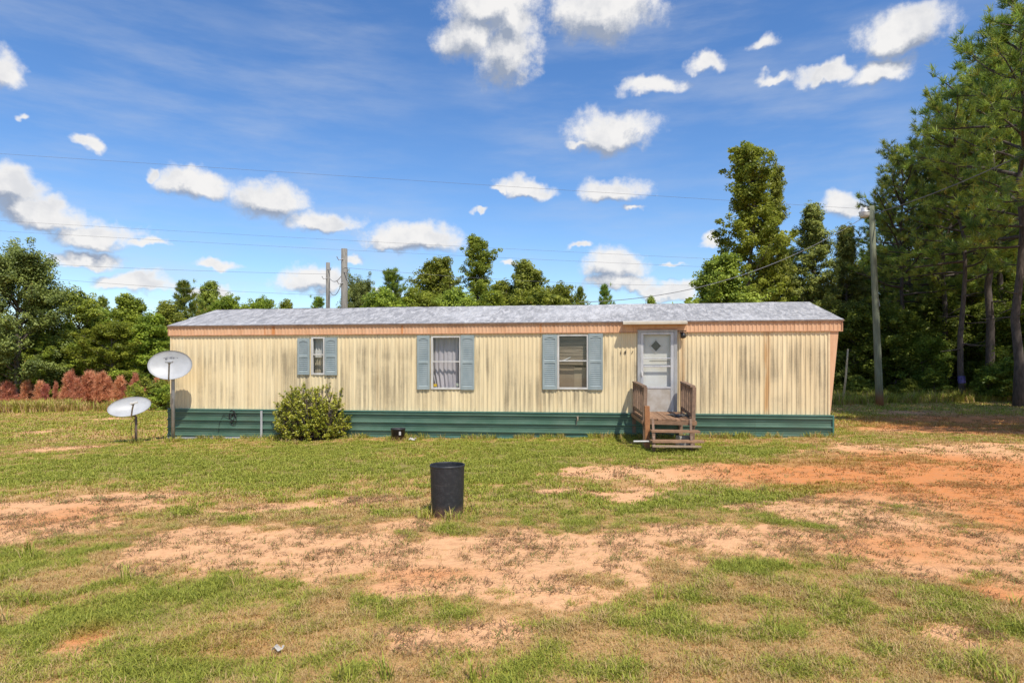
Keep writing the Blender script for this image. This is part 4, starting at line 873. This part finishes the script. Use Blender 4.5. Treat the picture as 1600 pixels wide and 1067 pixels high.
def needle_mesh(name, pos, axis, M, length, width, tint, rng, mat):
    K = len(pos); ax = np.repeat(axis, M, 0); p = np.repeat(pos, M, 0); d = ax*.85+rng.normal(size=(K*M, 3))*.46; d /= np.linalg.norm(d, axis=1, keepdims=True)+1e-9
    L = length*(.65+.6*rng.random(K*M))[:, None]; s = np.cross(d, rng.normal(size=(K*M, 3))); s /= np.linalg.norm(s, axis=1, keepdims=True)+1e-9
    base = p+rng.normal(size=(K*M, 3))*.03; v = np.stack([base-s*width*.5, base+s*width*.5, base+d*L*.7+s*width*.5, base+d*L], 1).reshape(-1, 3); n = K*M
    m = bpy.data.meshes.new(name); m.vertices.add(n*4); m.vertices.foreach_set('co', v.astype(np.float32).ravel()); m.loops.add(n*4); m.loops.foreach_set('vertex_index', np.arange(n*4, dtype=np.int32))
    m.polygons.add(n); m.polygons.foreach_set('loop_start', np.arange(0, n*4, 4, dtype=np.int32)); m.update(calc_edges=True)
    a = m.attributes.new('tint', 'FLOAT', 'FACE'); a.data.foreach_set('value', np.clip(np.repeat(tint, M)+rng.normal(size=n)*.1, 0, 1).astype(np.float32)); m.materials.append(mat); return m
def skeleton(seed, H, base, Rr, prof, nl, elev, ntw, twl, lean=(0, 0), tr=.12, wob=.12, droop=0.0, dead=0, topr=.25, gap=0.0, rag=.3):
    """trunk + limbs mesh, list of clump positions and outward directions"""
    r = random.Random(seed); mb = MB(); K = 9
    tp = [Vector((lean[0]*(i/K)**1.3+r.uniform(-1, 1)*wob*(i/K)*(1-i/K)*3, lean[1]*(i/K)**1.3+r.uniform(-1, 1)*wob*(i/K)*(1-i/K)*3, H*.97*i/K-.25*(i == 0))) for i in range(K+1)]
    mb.tube(tp, [tr*(1.25 if i == 0 else 1)*(1-(i/K)*.93) for i in range(K+1)], 9)
    def at(f): q = f*K; i = min(int(q), K-1); return tp[i].lerp(tp[i+1], q-i)
    pos, out, tips = [], [], []
    sectors = [r.uniform(1-rag, 1+rag*.75) for _ in range(7)]
    for i in range(nl+dead):
        isdead = i >= nl
        f = base+(1-base)*((i+r.random())/nl)**.9 if not isdead else base*r.uniform(.45, 1.0)
        f = min(f, .985); u = (f-base)/(1-base) if not isdead else 0
        a = i*2.39996+r.uniform(-.5, .5); L = Rr*prof(max(u, 0))*r.uniform(.7, 1.12)*sectors[int((a % 6.283)/6.283*7) % 7]*(.45 if isdead else 1)
        if r.random() < gap: L *= .5
        e = elev[0]+(elev[1]-elev[0])*u+r.uniform(-.15, .15); p0 = at(f); d = Vector((math.cos(a)*math.cos(e), math.sin(a)*math.cos(e), math.sin(e)))
        pts = [p0]; nseg = 4
        for k in range(nseg):
            d = (d+Vector((r.uniform(-.22, .22), r.uniform(-.22, .22), r.uniform(-.12, .2)-droop))).normalized(); pts.append(pts[-1]+d*L/nseg)
        r0 = max(.012, min(tr*.5, .018+L*.016)); mb.tube([tuple(q) for q in pts], [r0*(1-.8*k/nseg) for k in range(nseg+1)], 5, False)
        if isdead: continue
        for j in range(ntw):
            g = .28+.72*(j+r.random())/ntw; q = g*nseg; k = min(int(q), nseg-1); s = pts[k].lerp(pts[k+1], q-k)
            dd = ((pts[k+1]-pts[k]).normalized()*.8+Vector((r.gauss(0, .7), r.gauss(0, .7), r.gauss(.15, .45)))).normalized(); l = twl*(.5+.8*r.random())*(.55+.45*prof(max(u, 0)))
            m_ = s+dd*l*.55; en = s+dd*l+Vector((0, 0, l*.1)); mb.tube([tuple(s), tuple(m_), tuple(en)], [.013, .009, .004], 3, False)
            for w in (.5, 1.0):
                pos.append(tuple(s.lerp(en, w))); out.append(tuple(dd)); 
    for j in range(5): pos.append(tuple(tp[-1]+Vector((r.gauss(0, topr), r.gauss(0, topr), r.uniform(-.5, .25))))); out.append((0, 0, 1))
    return mb, np.array(pos), np.array(out)
def hardwood(name, seed, H, base, Rr, prof, nl, elev, ntw, twl, nleaf, crad, lsize, mat, bark, asp=.62, **kw):
    mb, pos, out = skeleton(seed, H, base, Rr, prof, nl, elev, ntw, twl, **kw); rng = np.random.RandomState(seed)
    tm = mb.mesh('trunk', True); tm.materials.append(bark); n = len(pos)
    cnt = np.maximum(4, (nleaf*(.5+rng.rand(n))).astype(int)); idx = np.repeat(np.arange(n), cnt); N_ = len(idx)
    g = rng.normal(size=(N_, 3)); g *= (np.abs(rng.rand(N_, 1))**.3)/(np.linalg.norm(g, axis=1, keepdims=True)+1e-9)
    cr = crad*(.65+.7*rng.rand(n))[idx][:, None]; cen = pos[idx]+g*cr*np.array([1, 1, .72]); cen[:, 2] = np.maximum(cen[:, 2], .05)
    nr = g*.6+out[idx]*.2+np.array([.08, -.22, .62])+rng.normal(size=(N_, 3))*.5; nr /= np.linalg.norm(nr, axis=1, keepdims=True)
    ti = np.clip((.45+.22*rng.normal(size=n))[idx]+rng.normal(size=N_)*.17, 0, .92); ti[rng.rand(N_) < .006] = 1
    return tm, leaf_mesh('crown', cen, nr, lsize*(.6+.8*rng.rand(N_)), asp, ti, rng, mat)
def pine(name, seed, H, base, Rr, prof, nl, elev, ntw, twl, M, nlen, nwid, mat, bark, per=2, **kw):
    mb, pos, out = skeleton(seed, H, base, Rr, prof, nl, elev, ntw, twl, **kw); rng = np.random.RandomState(seed); tm = mb.mesh('trunk', True); tm.materials.append(bark)
    n = len(pos); p = np.repeat(pos, per, 0)+rng.normal(size=(n*per, 3))*.05; a = np.repeat(out, per, 0)*.8+np.array([0, 0, .55])+rng.normal(size=(n*per, 3))*.35
    a /= np.linalg.norm(a, axis=1, keepdims=True); ti = np.clip(.48+.27*np.repeat(rng.normal(size=n), per)+.12*rng.normal(size=n*per), 0, .9); ti[rng.rand(n*per) < .012] = 1
    return tm, needle_mesh('crown', p, a, M, nlen, nwid, ti, rng, mat)
M_OAK = leafmat('oak_leaves', (.09,.115,.024), (.29,.32,.075), (.28,.2,.05), .35)
M_GUM = leafmat('sweetgum_leaves', (.14,.185,.025), (.47,.51,.075), (.42,.28,.05), .45)
M_MIX = leafmat('bright_leaves', (.145,.20,.026), (.48,.53,.07), (.45,.28,.06), .45)
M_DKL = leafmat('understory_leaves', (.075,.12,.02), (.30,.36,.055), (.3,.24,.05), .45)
M_PIN = leafmat('pine_needles', (.075,.16,.04), (.42,.50,.085), (.5,.32,.07), .42, .4)
M_CED = leafmat('cedar_sprays', (.13,.165,.04), (.40,.42,.09), (.28,.2,.06), .25)
M_BUSH = leafmat('glossy_bush_leaves', (.14,.20,.02), (.60,.63,.07), (.55,.50,.10), .3, .35)
M_RUS = leafmat('dead_russet_needles', (.50,.155,.085), (.84,.38,.23), (.5,.32,.2), .3, .8)
M_BARK = surf('grey_brown_bark', (.20,.165,.13), (.11,.09,.07), 7, (3,3,.7), .9, bump=.7); M_PBARK = surf('pine_bark', (.115,.09,.075), (.055,.045,.038), 6, (3,3,.8), .9, bump=.8)
round_ = lambda u: math.sqrt(max(0, 1-(2*u-.85)**2*.75))*(1 if u < .9 else .8)
tall_ = lambda u: max(.16, (.72+.42*min(u/.3, 1))*(1-u)**.62)
cone_ = lambda u: max(.06, (1-u)**.85)
pinep = lambda u: (.72+.28*min(u/.3, 1))*(1-.62*max(0, u-.35)/.65)
KIT = {}
KIT['oak'] = hardwood('oak', 11, 9.0, .12, 4.6, round_, 52, (.15, 1.0), 12, 1.0, 72, .42, .068, M_OAK, M_BARK, tr=.24)
KIT['gum'] = hardwood('gum', 12, 12.0, .14, 2.75, tall_, 40, (.3, .9), 9, 1.0, 66, .27, .062, M_GUM, M_BARK, tr=.15, gap=.3, wob=.35, rag=.55)
KIT['gum2'] = hardwood('gum2', 13, 8.0, .10, 2.5, tall_, 40, (.3, .95), 10, .85, 62, .31, .066, M_GUM, M_BARK, tr=.11, gap=.28, wob=.3, rag=.5)
KIT['mixa'] = hardwood('mixa', 14, 8.0, .08, 2.9, round_, 36, (.15, .95), 9, .95, 62, .36, .075, M_MIX, M_BARK, tr=.12, rag=.45, gap=.15)
KIT['mixb'] = hardwood('mixb', 15, 8.0, .08, 2.4, tall_, 36, (.25, 1.0), 9, .9, 62, .36, .075, M_MIX, M_BARK, tr=.11, gap=.25, rag=.5)
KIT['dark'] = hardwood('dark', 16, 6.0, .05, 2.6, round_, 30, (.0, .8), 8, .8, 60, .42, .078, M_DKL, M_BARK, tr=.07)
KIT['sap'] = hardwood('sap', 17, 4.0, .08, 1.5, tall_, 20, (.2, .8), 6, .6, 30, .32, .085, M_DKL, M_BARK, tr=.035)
KIT['shrub'] = hardwood('shrub', 18, 1.6, .03, 1.2, round_, 22, (.2, .9), 6, .4, 26, .22, .06, M_MIX, M_BARK, tr=.03)
KIT['cedar'] = hardwood('cedar', 19, 10.0, .04, 2.3, cone_, 90, (-.05, .75), 8, .55, 34, .21, .075, M_CED, M_BARK, asp=.28, tr=.13, wob=.05)
KIT['pina'] = pine('pina', 21, 14.5, .36, 4.0, pinep, 40, (-.05, .8), 9, .62, 30, .31, .022, M_PIN, M_PBARK, 1, tr=.17, dead=7, wob=.3, gap=.2, rag=.4)
KIT['pinb'] = pine('pinb', 22, 14.5, .40, 3.5, pinep, 36, (-.1, .75), 9, .62, 30, .31, .022, M_PIN, M_PBARK, 1, tr=.16, dead=9, wob=.35, lean=(-.5, 0), gap=.2, rag=.4)
KIT['pinc'] = pine('pinc', 23, 9.0, .16, 2.9, cone_, 44, (.1, .8), 8, .55, 24, .28, .028, M_PIN, M_PBARK, 1, tr=.12, gap=.2, rag=.4)
def plant(kind, name, label, cat, x, y, s=1.0, rz=0.0, group=None, sxy=None):
    T = thing(name, label, cat, (x, y, gz(x, y)-.03), rz, group); q = s if sxy is None else sxy; T.scale = (q, q, s)
    tm, cm = KIT[kind]; link('trunk', tm, None, T); link('crown', cm, None, T); return T
def top_of(me_):
    a = np.empty(len(me_.vertices)*3, np.float32); me_.vertices.foreach_get('co', a); return float(np.percentile(a[2::3], 99.9))
HT = {k: top_of(v[1]) for k, v in KIT.items()}
def tree(kind, px, pytop, d, rz, name, label, cat='tree', group=None, wx=1.0):
    x, y = P(px, d); s = (zat(pytop, d)-gz(x, y))/HT[kind]; return plant(kind, name, label, cat, x, y, s, rz, group, s*wx)
G1 = 'trees along the field edge by the dishes'; G2 = 'trees rising behind the mobile home roof'; G3 = 'pines in the dark wood'; G4 = 'understory trees in the dark wood'
tree('oak', 28, 374, 34, 0.4, 'oak_tree', 'broad dark olive oak at the field edge, biggest crown beside the dishes', 'tree', G1, .98)
tree('oak', -75, 385, 37, 2.1, 'oak_tree', 'second olive oak cut by the photo edge beyond the field', 'tree', G1)
tree('mixa', 122, 452, 37, 1.0, 'leafy_tree', 'light green rounded tree touching the big oak crown', 'tree', G1, 1.0)
tree('pinc', 160, 462, 50, .5, 'pine_tree', 'small bluish pine tip between two leafy trees', 'tree', G1, .8)
tree('mixb', 203, 460, 42, 2.0, 'leafy_tree', 'dull topped leafy tree above the yellow green scrub', 'tree', G1, 1.2)
tree('mixa', 175, 500, 36, 3.0, 'leafy_tree', 'yellow green bushy tree behind the russet shrubs', 'tree', G1, 1.3)
tree('mixb', 235, 490, 37, 4.0, 'leafy_tree', 'bright bushy tree behind the large dish', 'tree', G1, 1.4)
tree('mixa', 75, 520, 35, 5.0, 'leafy_tree', 'low leafy tree under the oak crown beyond the field', 'tree', G1, 1.5)
tree('dark', -20, 520, 35, 1.2, 'leafy_tree', 'low dark leafy tree at the field edge by the photo border', 'tree', G1, 1.3)
tree('pinc', 288, 437, 46, 1.5, 'pine_tree', 'dense green pine above the left end of the roof', 'tree', G2, 1.1)
tree('mixb', 262, 470, 42, 0.2, 'leafy_tree', 'leafy tree beside the roof corner behind the large dish', 'tree', G2, 1.2)
tree('gum2', 328, 440, 50, .9, 'sweetgum_tree', 'thin reddish tipped tree beside the pine over the roof', 'tree', G2, .7)
tree('mixa', 355, 460, 48, 2.2, 'leafy_tree', 'low brownish rounded crown peeking over the roof near the thin tree', 'tree', G2, .9)
tree('mixa', 408, 464, 58, 3.3, 'leafy_tree', 'small pale rounded crown alone above the roof', 'tree', G2, .9)
tree('mixb', 446, 468, 62, 4.3, 'leafy_tree', 'tiny pointed crown just above the roof', 'tree', G2, .7)
tree('pinc', 497, 462, 52, 5.1, 'pine_tree', 'low pine tips at the foot of the thin utility pole', 'tree', G2, 1.0)
tree('oak', 560, 424, 52, .7, 'oak_tree', 'dense dark crown right beside the tall utility pole', 'tree', G2, .62)
tree('pinc', 612, 418, 46, 2.7, 'pine_tree', 'rounded airy pine next to the dense dark crown', 'tree', G2, 1.15)
tree('gum2', 683, 402, 44, 1.7, 'sweetgum_tree', 'sweetgum leaning against the tallest crown over the roof', 'tree', G2, .95)
tree('gum', 745, 368, 43, 3.9, 'sweetgum_tree', 'tallest sweetgum crown behind the middle of the roof', 'tree', G2, 1.0)
tree('mixa', 650, 448, 42, 4.4, 'leafy_tree', 'low leafy mass under the sweetgums behind the roof', 'tree', G2, 1.3)
tree('mixa', 715, 452, 40, .4, 'leafy_tree', 'bright low crown in front of the tallest sweetgum', 'tree', G2, 1.1)
tree('gum2', 825, 408, 43, 5.5, 'sweetgum_tree', 'rounded sweetgum crown nearest the big white cumulus', 'tree', G2, 1.0)
tree('mixb', 790, 440, 44, 1.1, 'leafy_tree', 'loose low crown between the two sweetgum tops', 'tree', G2, 1.2)
tree('mixa', 872, 442, 45, 2.4, 'leafy_tree', 'small crown at the end of the clump behind the roof', 'tree', G2, .9)
tree('pinc', 906, 446, 42, 4.0, 'pine_tree', 'young pine with upright candles above the roof', 'tree', G2, .6)
tree('pinc', 945, 443, 40, 1.0, 'pine_tree', 'pointed young pine standing alone above the roof', 'tree', G2, .75)
tree('mixb', 1018, 463, 55, 2.0, 'leafy_tree', 'tiny sparse treetop alone over the roof by the canopy', 'tree', G2, .6)
tree('gum', 1172, 222, 31, 2.6, 'sweetgum_tree', 'tall uneven sweetgum towering behind the right end of the roof', 'tree', G2, 1.02)
tree('gum', 1209, 258, 31.8, 5.1, 'sweetgum_tree', 'slender second sweetgum top just right of the tall one', 'tree', G2, .62)
tree('gum2', 1128, 398, 29, .6, 'sweetgum_tree', 'short full sweetgum crossed by the service cable', 'tree', G2, 1.05)
tree('mixa', 1205, 420, 33, 1.9, 'leafy_tree', 'low leafy tree at the foot of the tall sweetgum', 'tree', G2, 1.0)
tree('pinc', 1232, 385, 35, 2.2, 'pine_tree', 'small pine between the tall sweetgum and the cedar', 'tree', G2, .9)
tree('cedar', 1270, 318, 32, .3, 'cedar_tree', 'pointed feathery cedar beside the light pole', 'tree', G2, 1.05)
tree('cedar', 1322, 352, 34, 2.3, 'cedar_tree', 'shorter cedar almost behind the light pole', 'tree', G2, 1.0)
# the pine wood
for k, (kd, px, top, d, rz, lab, wx) in enumerate([
 ('pinb', 1506, 128, 26.5, 5.9, 'slim pine with purple band on its trunk at the wood edge', .95), ('pina', 1592, -45, 23, .6, 'tallest pine with bent trunk at the photo border', 1.0),
 ('pina', 1548, 40, 27, 1.7, 'pine with full crown between the slim and the bent pines', 1.1), ('pinb', 1478, 150, 30, 3.6, 'pine with crown leaning over the slim banded pine', 1.1), ('pina', 1412, 215, 31, 4.1, 'pine spreading low limbs beside the light pole top', 1.0), ('pina', 1466, 205, 32, 2.9, 'thick dark trunked pine behind the slim banded pine', 1.05), ('pinb', 1418, 235, 35, 1.2, 'pine whose crown reaches out above the light pole', 1.0),
 ('pina', 1535, 110, 35, 4.4, 'pine deep in the wood between the banded pine and the bent one', 1.0), ('pinb', 1560, 60, 30, 2.2, 'pine with high crown just behind the bent pine', 1.0),
 ('pina', 1630, 40, 30, 3.4, 'pine half cut by the photo border', 1.0), ('pinb', 1385, 330, 40, .2, 'small pine behind the light pole', 1.0), ('pina', 1440, 270, 43, 5.0, 'far pine seen through the gap beside the light pole', 1.0),
 ('pinb', 1500, 200, 46, 3.0, 'far pine behind the slim banded pine', 1.1), ('pina', 1585, 150, 44, 1.0, 'far pine behind the bent pine', 1.0), ('pinb', 1660, 60, 38, .8, 'pine beyond the photo border deep in the wood', 1.0)]):
    T = tree(kd, px, top, d, rz, 'pine_tree', lab, 'tree', G3, wx)
    if k == 0:
        s = T.scale[2]; mb = MB(); sk_ = KIT['pinb'][0]; c = [v.co for v in sk_.vertices if 1.0 < v.co.z < 2.3 and abs(v.co.x) < .6][:9]; cx_ = sum(v.x for v in c)/max(1, len(c)); cy_ = sum(v.y for v in c)/max(1, len(c))
        mb.tube([(cx_*.55, cy_*.55, .9), (cx_*.75, cy_*.75, 1.25)], .172, 12, False); obj('painted_band', mb, surf('purple_paint', (.12,.10,.30), (.08,.07,.18), 12), T, True)
# pines beside the yard, outside the frame, that shade the track at the wood edge
for k, (x, y, s, rz) in enumerate([(17.5, 19.0, 1.0, .3), (16.2, 16.0, .95, 1.8), (19.5, 15.0, 1.05, 3.0), (21.5, 20.0, 1.05, 4.0), (15.2, 13.2, .9, 5.2), (17.0, 12.0, .95, 2.5), (14.6, 10.2, .75, 1.2), (16.2, 14.6, 1.0, 4.4), (14.5, 12.3, .85, .9), (18.5, 17.2, 1.0, 3.3)]):
    plant('pina' if k % 2 else 'pinb', 'pine_tree', 'pine beside the yard beyond the photo border shading the clay track', 'tree', x, y, s, rz, 'pines beyond the photo border')
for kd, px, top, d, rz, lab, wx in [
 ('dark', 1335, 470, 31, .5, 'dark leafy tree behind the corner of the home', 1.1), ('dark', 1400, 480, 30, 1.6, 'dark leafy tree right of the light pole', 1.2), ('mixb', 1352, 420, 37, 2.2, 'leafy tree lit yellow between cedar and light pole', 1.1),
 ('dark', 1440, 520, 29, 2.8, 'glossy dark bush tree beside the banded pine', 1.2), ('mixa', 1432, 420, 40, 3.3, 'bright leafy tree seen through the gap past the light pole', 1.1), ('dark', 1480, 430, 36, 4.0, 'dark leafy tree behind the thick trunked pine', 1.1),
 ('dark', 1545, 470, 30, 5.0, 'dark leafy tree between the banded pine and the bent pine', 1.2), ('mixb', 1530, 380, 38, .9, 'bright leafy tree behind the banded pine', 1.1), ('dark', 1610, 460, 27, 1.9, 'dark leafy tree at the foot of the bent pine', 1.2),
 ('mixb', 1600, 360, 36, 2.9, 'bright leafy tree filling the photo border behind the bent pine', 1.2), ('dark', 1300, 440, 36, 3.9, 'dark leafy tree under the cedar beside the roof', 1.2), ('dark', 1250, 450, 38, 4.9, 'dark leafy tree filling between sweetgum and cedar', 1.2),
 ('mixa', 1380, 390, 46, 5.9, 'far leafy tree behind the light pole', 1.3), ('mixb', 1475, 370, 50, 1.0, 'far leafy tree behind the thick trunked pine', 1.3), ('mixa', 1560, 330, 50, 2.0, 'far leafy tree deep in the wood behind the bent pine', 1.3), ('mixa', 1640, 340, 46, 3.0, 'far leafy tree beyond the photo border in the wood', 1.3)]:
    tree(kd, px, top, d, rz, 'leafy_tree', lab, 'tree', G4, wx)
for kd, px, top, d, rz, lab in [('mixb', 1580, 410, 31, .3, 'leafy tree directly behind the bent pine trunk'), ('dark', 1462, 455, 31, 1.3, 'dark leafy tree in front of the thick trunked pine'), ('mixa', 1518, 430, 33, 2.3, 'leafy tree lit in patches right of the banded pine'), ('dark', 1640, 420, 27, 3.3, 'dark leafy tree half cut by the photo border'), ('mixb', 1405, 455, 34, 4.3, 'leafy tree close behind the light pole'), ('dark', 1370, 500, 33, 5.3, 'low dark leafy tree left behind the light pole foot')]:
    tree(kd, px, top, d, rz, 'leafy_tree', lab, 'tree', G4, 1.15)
for kd, px, top, d, rz, lab in [('mixa', 600, 452, 41, 1.3, 'low leafy crown right of the dense dark oak over the roof'), ('mixb', 770, 455, 39, 2.9, 'low leafy crown right of the tallest sweetgum over the roof'), ('mixa', 845, 450, 41, 4.9, 'low leafy crown under the rounded sweetgum over the roof'), ('mixb', 150, 480, 39, 5.5, 'leafy tree between the oak and the dull topped tree')]:
    tree(kd, px, top, d, rz, 'leafy_tree', lab, 'tree', G2 if px > 300 else G1, 1.25)
for k, (px, top, d) in enumerate([(1340, 585, 28), (1420, 590, 27.5), (1460, 580, 27), (1545, 570, 26), (1585, 555, 25), (1620, 540, 24.5), (1395, 600, 27), (1505, 600, 28.5)]):
    tree('sap', px, top, d, k*1.3, 'sapling', ('leafy sapling at the leaning stick behind the home corner', 'leafy sapling between light pole and banded pine, deeper one', 'leafy sapling just left of the banded pine', 'leafy sapling right of the banded pine trunk', 'leafy sapling in front of the bent pine trunk', 'tallest leafy sapling at the photo border by the bent pine', 'low leafy sapling beside the light pole foot', 'low leafy sapling right behind the banded pine trunk')[k], 'sapling', 'saplings at the wood edge', 1.5)
# low scrub and russet dead shrubs along the far field edge
for k, (px, top, d) in enumerate([(222, 598, 33), (245, 588, 32), (262, 600, 31), (120, 618, 35), (50, 617, 36), (-10, 612, 36)]):
    tree('shrub', px, top, d, k*1.1, 'scrub_bush', ('yellow green scrub bush between the small dish and the russet shrubs', 'tallest green scrub bush left of the large dish', 'green scrub bush hidden partly by the large dish pole', 'low scrub under the middle russet shrubs', 'low scrub under the russet shrubs by the oak', 'low scrub cut by the photo border under the oak')[k], 'bush', 'scrub at the field edge', 1.3)
mb, pos, out = skeleton(31, 1.6, .05, .5, cone_, 26, (.7, 1.2), 3, .2, rag=.5, gap=.2, tr=.018, wob=.03, topr=.04); rng = np.random.RandomState(4)
rt = mb.mesh('trunk', True); rt.materials.append(M_BARK); p = np.repeat(pos, 7, 0)+rng.normal(size=(len(pos)*7, 3))*.045; a = np.repeat(out, 7, 0)+np.array([0, 0, .5]); a /= np.linalg.norm(a, axis=1, keepdims=True)
KIT['russet'] = (rt, needle_mesh('crown', p[::3], a[::3], 7, .27, .026, rng.rand(len(p[::3]))*.9, rng, M_RUS)); HT['russet'] = 1.65
r_ = random.Random(12); pxs = [-22, 4, 18, 33, 47, 60, 72, 84, 96, 104, 113, 122, 131, 139, 147, 156, 163, 171, 179, 187, 195, 202, 210, 219, 229, 238, 247, 256, 263]
for k, px in enumerate(pxs):
    hot = px > 62; top = r_.uniform(584, 611) if hot else r_.uniform(597, 612)
    T = tree('russet', px+r_.uniform(-3, 3), top, r_.uniform(32.4, 34.5), k*.9, 'dead_shrub', 'russet dead feathery shrub in the row along the field edge', 'shrub', 'dead russet shrubs along the field edge', r_.uniform(.4, .8)*(1.1 if hot else 1.5)); T.rotation_euler = (r_.uniform(-.14, .14), r_.uniform(-.14, .14), k*.9)
# tall rough grass and weeds at the field edge and under the wood
TG = [blade_tuft('tall_grass', 200+i, 30, .16, .25, .6, .03, .8, GM) for i in range(4)]
def strip(name, label, n, px0, px1, d0, d1, seed, t0, t1, s0, s1, src):
    r = np.random.RandomState(seed); d = d0+(d1-d0)*r.rand(n); px = px0+(px1-px0)*r.rand(n); x = (px-CX)/F*d; k = fbm(x*.5, d*.5, 3) > .35; x, d = x[k], d[k]; n = len(x)
    return scatter(name, label, np.stack([x, d, gbase(x, d)], 1), r.rand(n)*6.28, s0+(s1-s0)*r.rand(n), t0+(t1-t0)*r.rand(n), r.randint(0, len(src), n), src)
strip('tall_grass', 'tall rough grass along the field edge', 5200, -150, 275, 30.5, 37, 1, .05, .75, .6, 1.25, TG)
strip('tall_grass', 'rough grass behind the home', 2500, 275, 1290, 27, 40, 2, .2, .8, .6, 1.2, TG)
strip('undergrowth', 'weeds and rough grass under the pine wood edge', 3600, 1290, 1750, 25.5, 33, 3, .4, .9, .4, 1.0, TG)
# far wood that reads as one mass on the horizon
rng = np.random.RandomState(77); n = 60000; a = rng.rand(n)*2.6-1.3; dd = 75+rng.rand(n)*20; x = np.sin(a)*dd; y = np.cos(a)*dd
hh = 4.2+3.2*fbm(a*9+3, a*0+2, 4)+1.2*(fbm(a*40, a*0+7, 2)-.5)+(x > 20)*3; zz = rng.rand(n)**.75*hh; nr = rng.normal(size=(n, 3))+np.array([0, -.6, .7]); nr /= np.linalg.norm(nr, axis=1, keepdims=True)
fw = link('far_woods', leaf_mesh('far_woods', np.stack([x, y, gbase(x, y)+zz], 1), nr, .22+.25*rng.rand(n), .7, np.clip(.45+.5*(fbm(a*30, zz*.6, 3)-.5)*2+rng.normal(size=n)*.12, 0, .92), rng, M_MIX)); tag(fw, 'distant belt of mixed woodland on the horizon', kind='stuff')

# evergreen bush against the skirting
bx, by = gp(489, 690); BUSH = thing('evergreen_bush', 'round yellow green evergreen bush in front of the small window', 'bush', (bx*(by+.62)/by, by+.62, gtop(bx, by)-.02))
r = random.Random(6); mb = MB(); rng = np.random.RandomState(6); tips = []
HB, RB = 1.36, .90
for i in range(620):
    a = r.uniform(0, 6.283); e = math.acos(r.uniform(-.25, 1)); k = (r.uniform(.9, 1.06) if r.random() < .75 else r.uniform(.55, .9))*(1+.05*math.sin(3*a+1)+.04*math.sin(5*a+e*4))
    tip = Vector((RB*math.sin(e)**.62*math.cos(a)*k, RB*.88*math.sin(e)**.62*math.sin(a)*k, .14+(HB-.14)*((math.cos(e)*.80+.22)/1.02)*k)); tip.z = max(.08, tip.z)
    b = Vector((tip.x*.35+r.uniform(-.1, .1), tip.y*.35+r.uniform(-.1, .1), 0)); m1 = b.lerp(tip, .5)+Vector((tip.x*.10, tip.y*.10, .04)); mb.tube([tuple(b), tuple(m1), tuple(tip)], [.011, .008, .004], 4, False)
    tips.append((tip, (tip-m1).normalized()))
    for q in range(2):
        o = Vector((r.gauss(0, .1), r.gauss(0, .1), r.gauss(0, .09))); t2 = m1.lerp(tip, r.uniform(.45, .95))+o; mb.tube([tuple(m1.lerp(tip, .4)), tuple(t2)], [.006, .003], 3, False); tips.append((t2, (t2-m1).normalized()))
obj('stems', mb, surf('purplish_grey_stems', (.17,.12,.105), (.09,.065,.06), 12), BUSH)
cen, nr, sz, ti = [], [], [], []
for tip, d in tips:
    if r.random() < .06: continue
    m = r.randint(14, 22); tb = min(.9, max(0, r.gauss(.55, .22)))
    for q in range(m):
        o = Vector((r.gauss(0, 1), r.gauss(0, 1), r.gauss(0, 1))).normalized(); dr = (o*.75+d*.6+Vector((0, 0, .3))).normalized(); s = r.uniform(.020, .036)
        cen.append(tuple(tip+dr*s*1.1-d*r.random()*.13)); nn = (dr.cross(Vector((r.gauss(0, 1), r.gauss(0, 1), r.gauss(0, 1)))).normalized()*.7+Vector((0, -.1, .7))).normalized(); nr.append(tuple(nn)); sz.append(s); ti.append(min(.95, max(0, tb+r.gauss(0, .14))))
link('leaves', leaf_mesh('leaves', np.array(cen), np.array(nr), np.array(sz), .45, np.array(ti), rng, M_BUSH), None, BUSH)
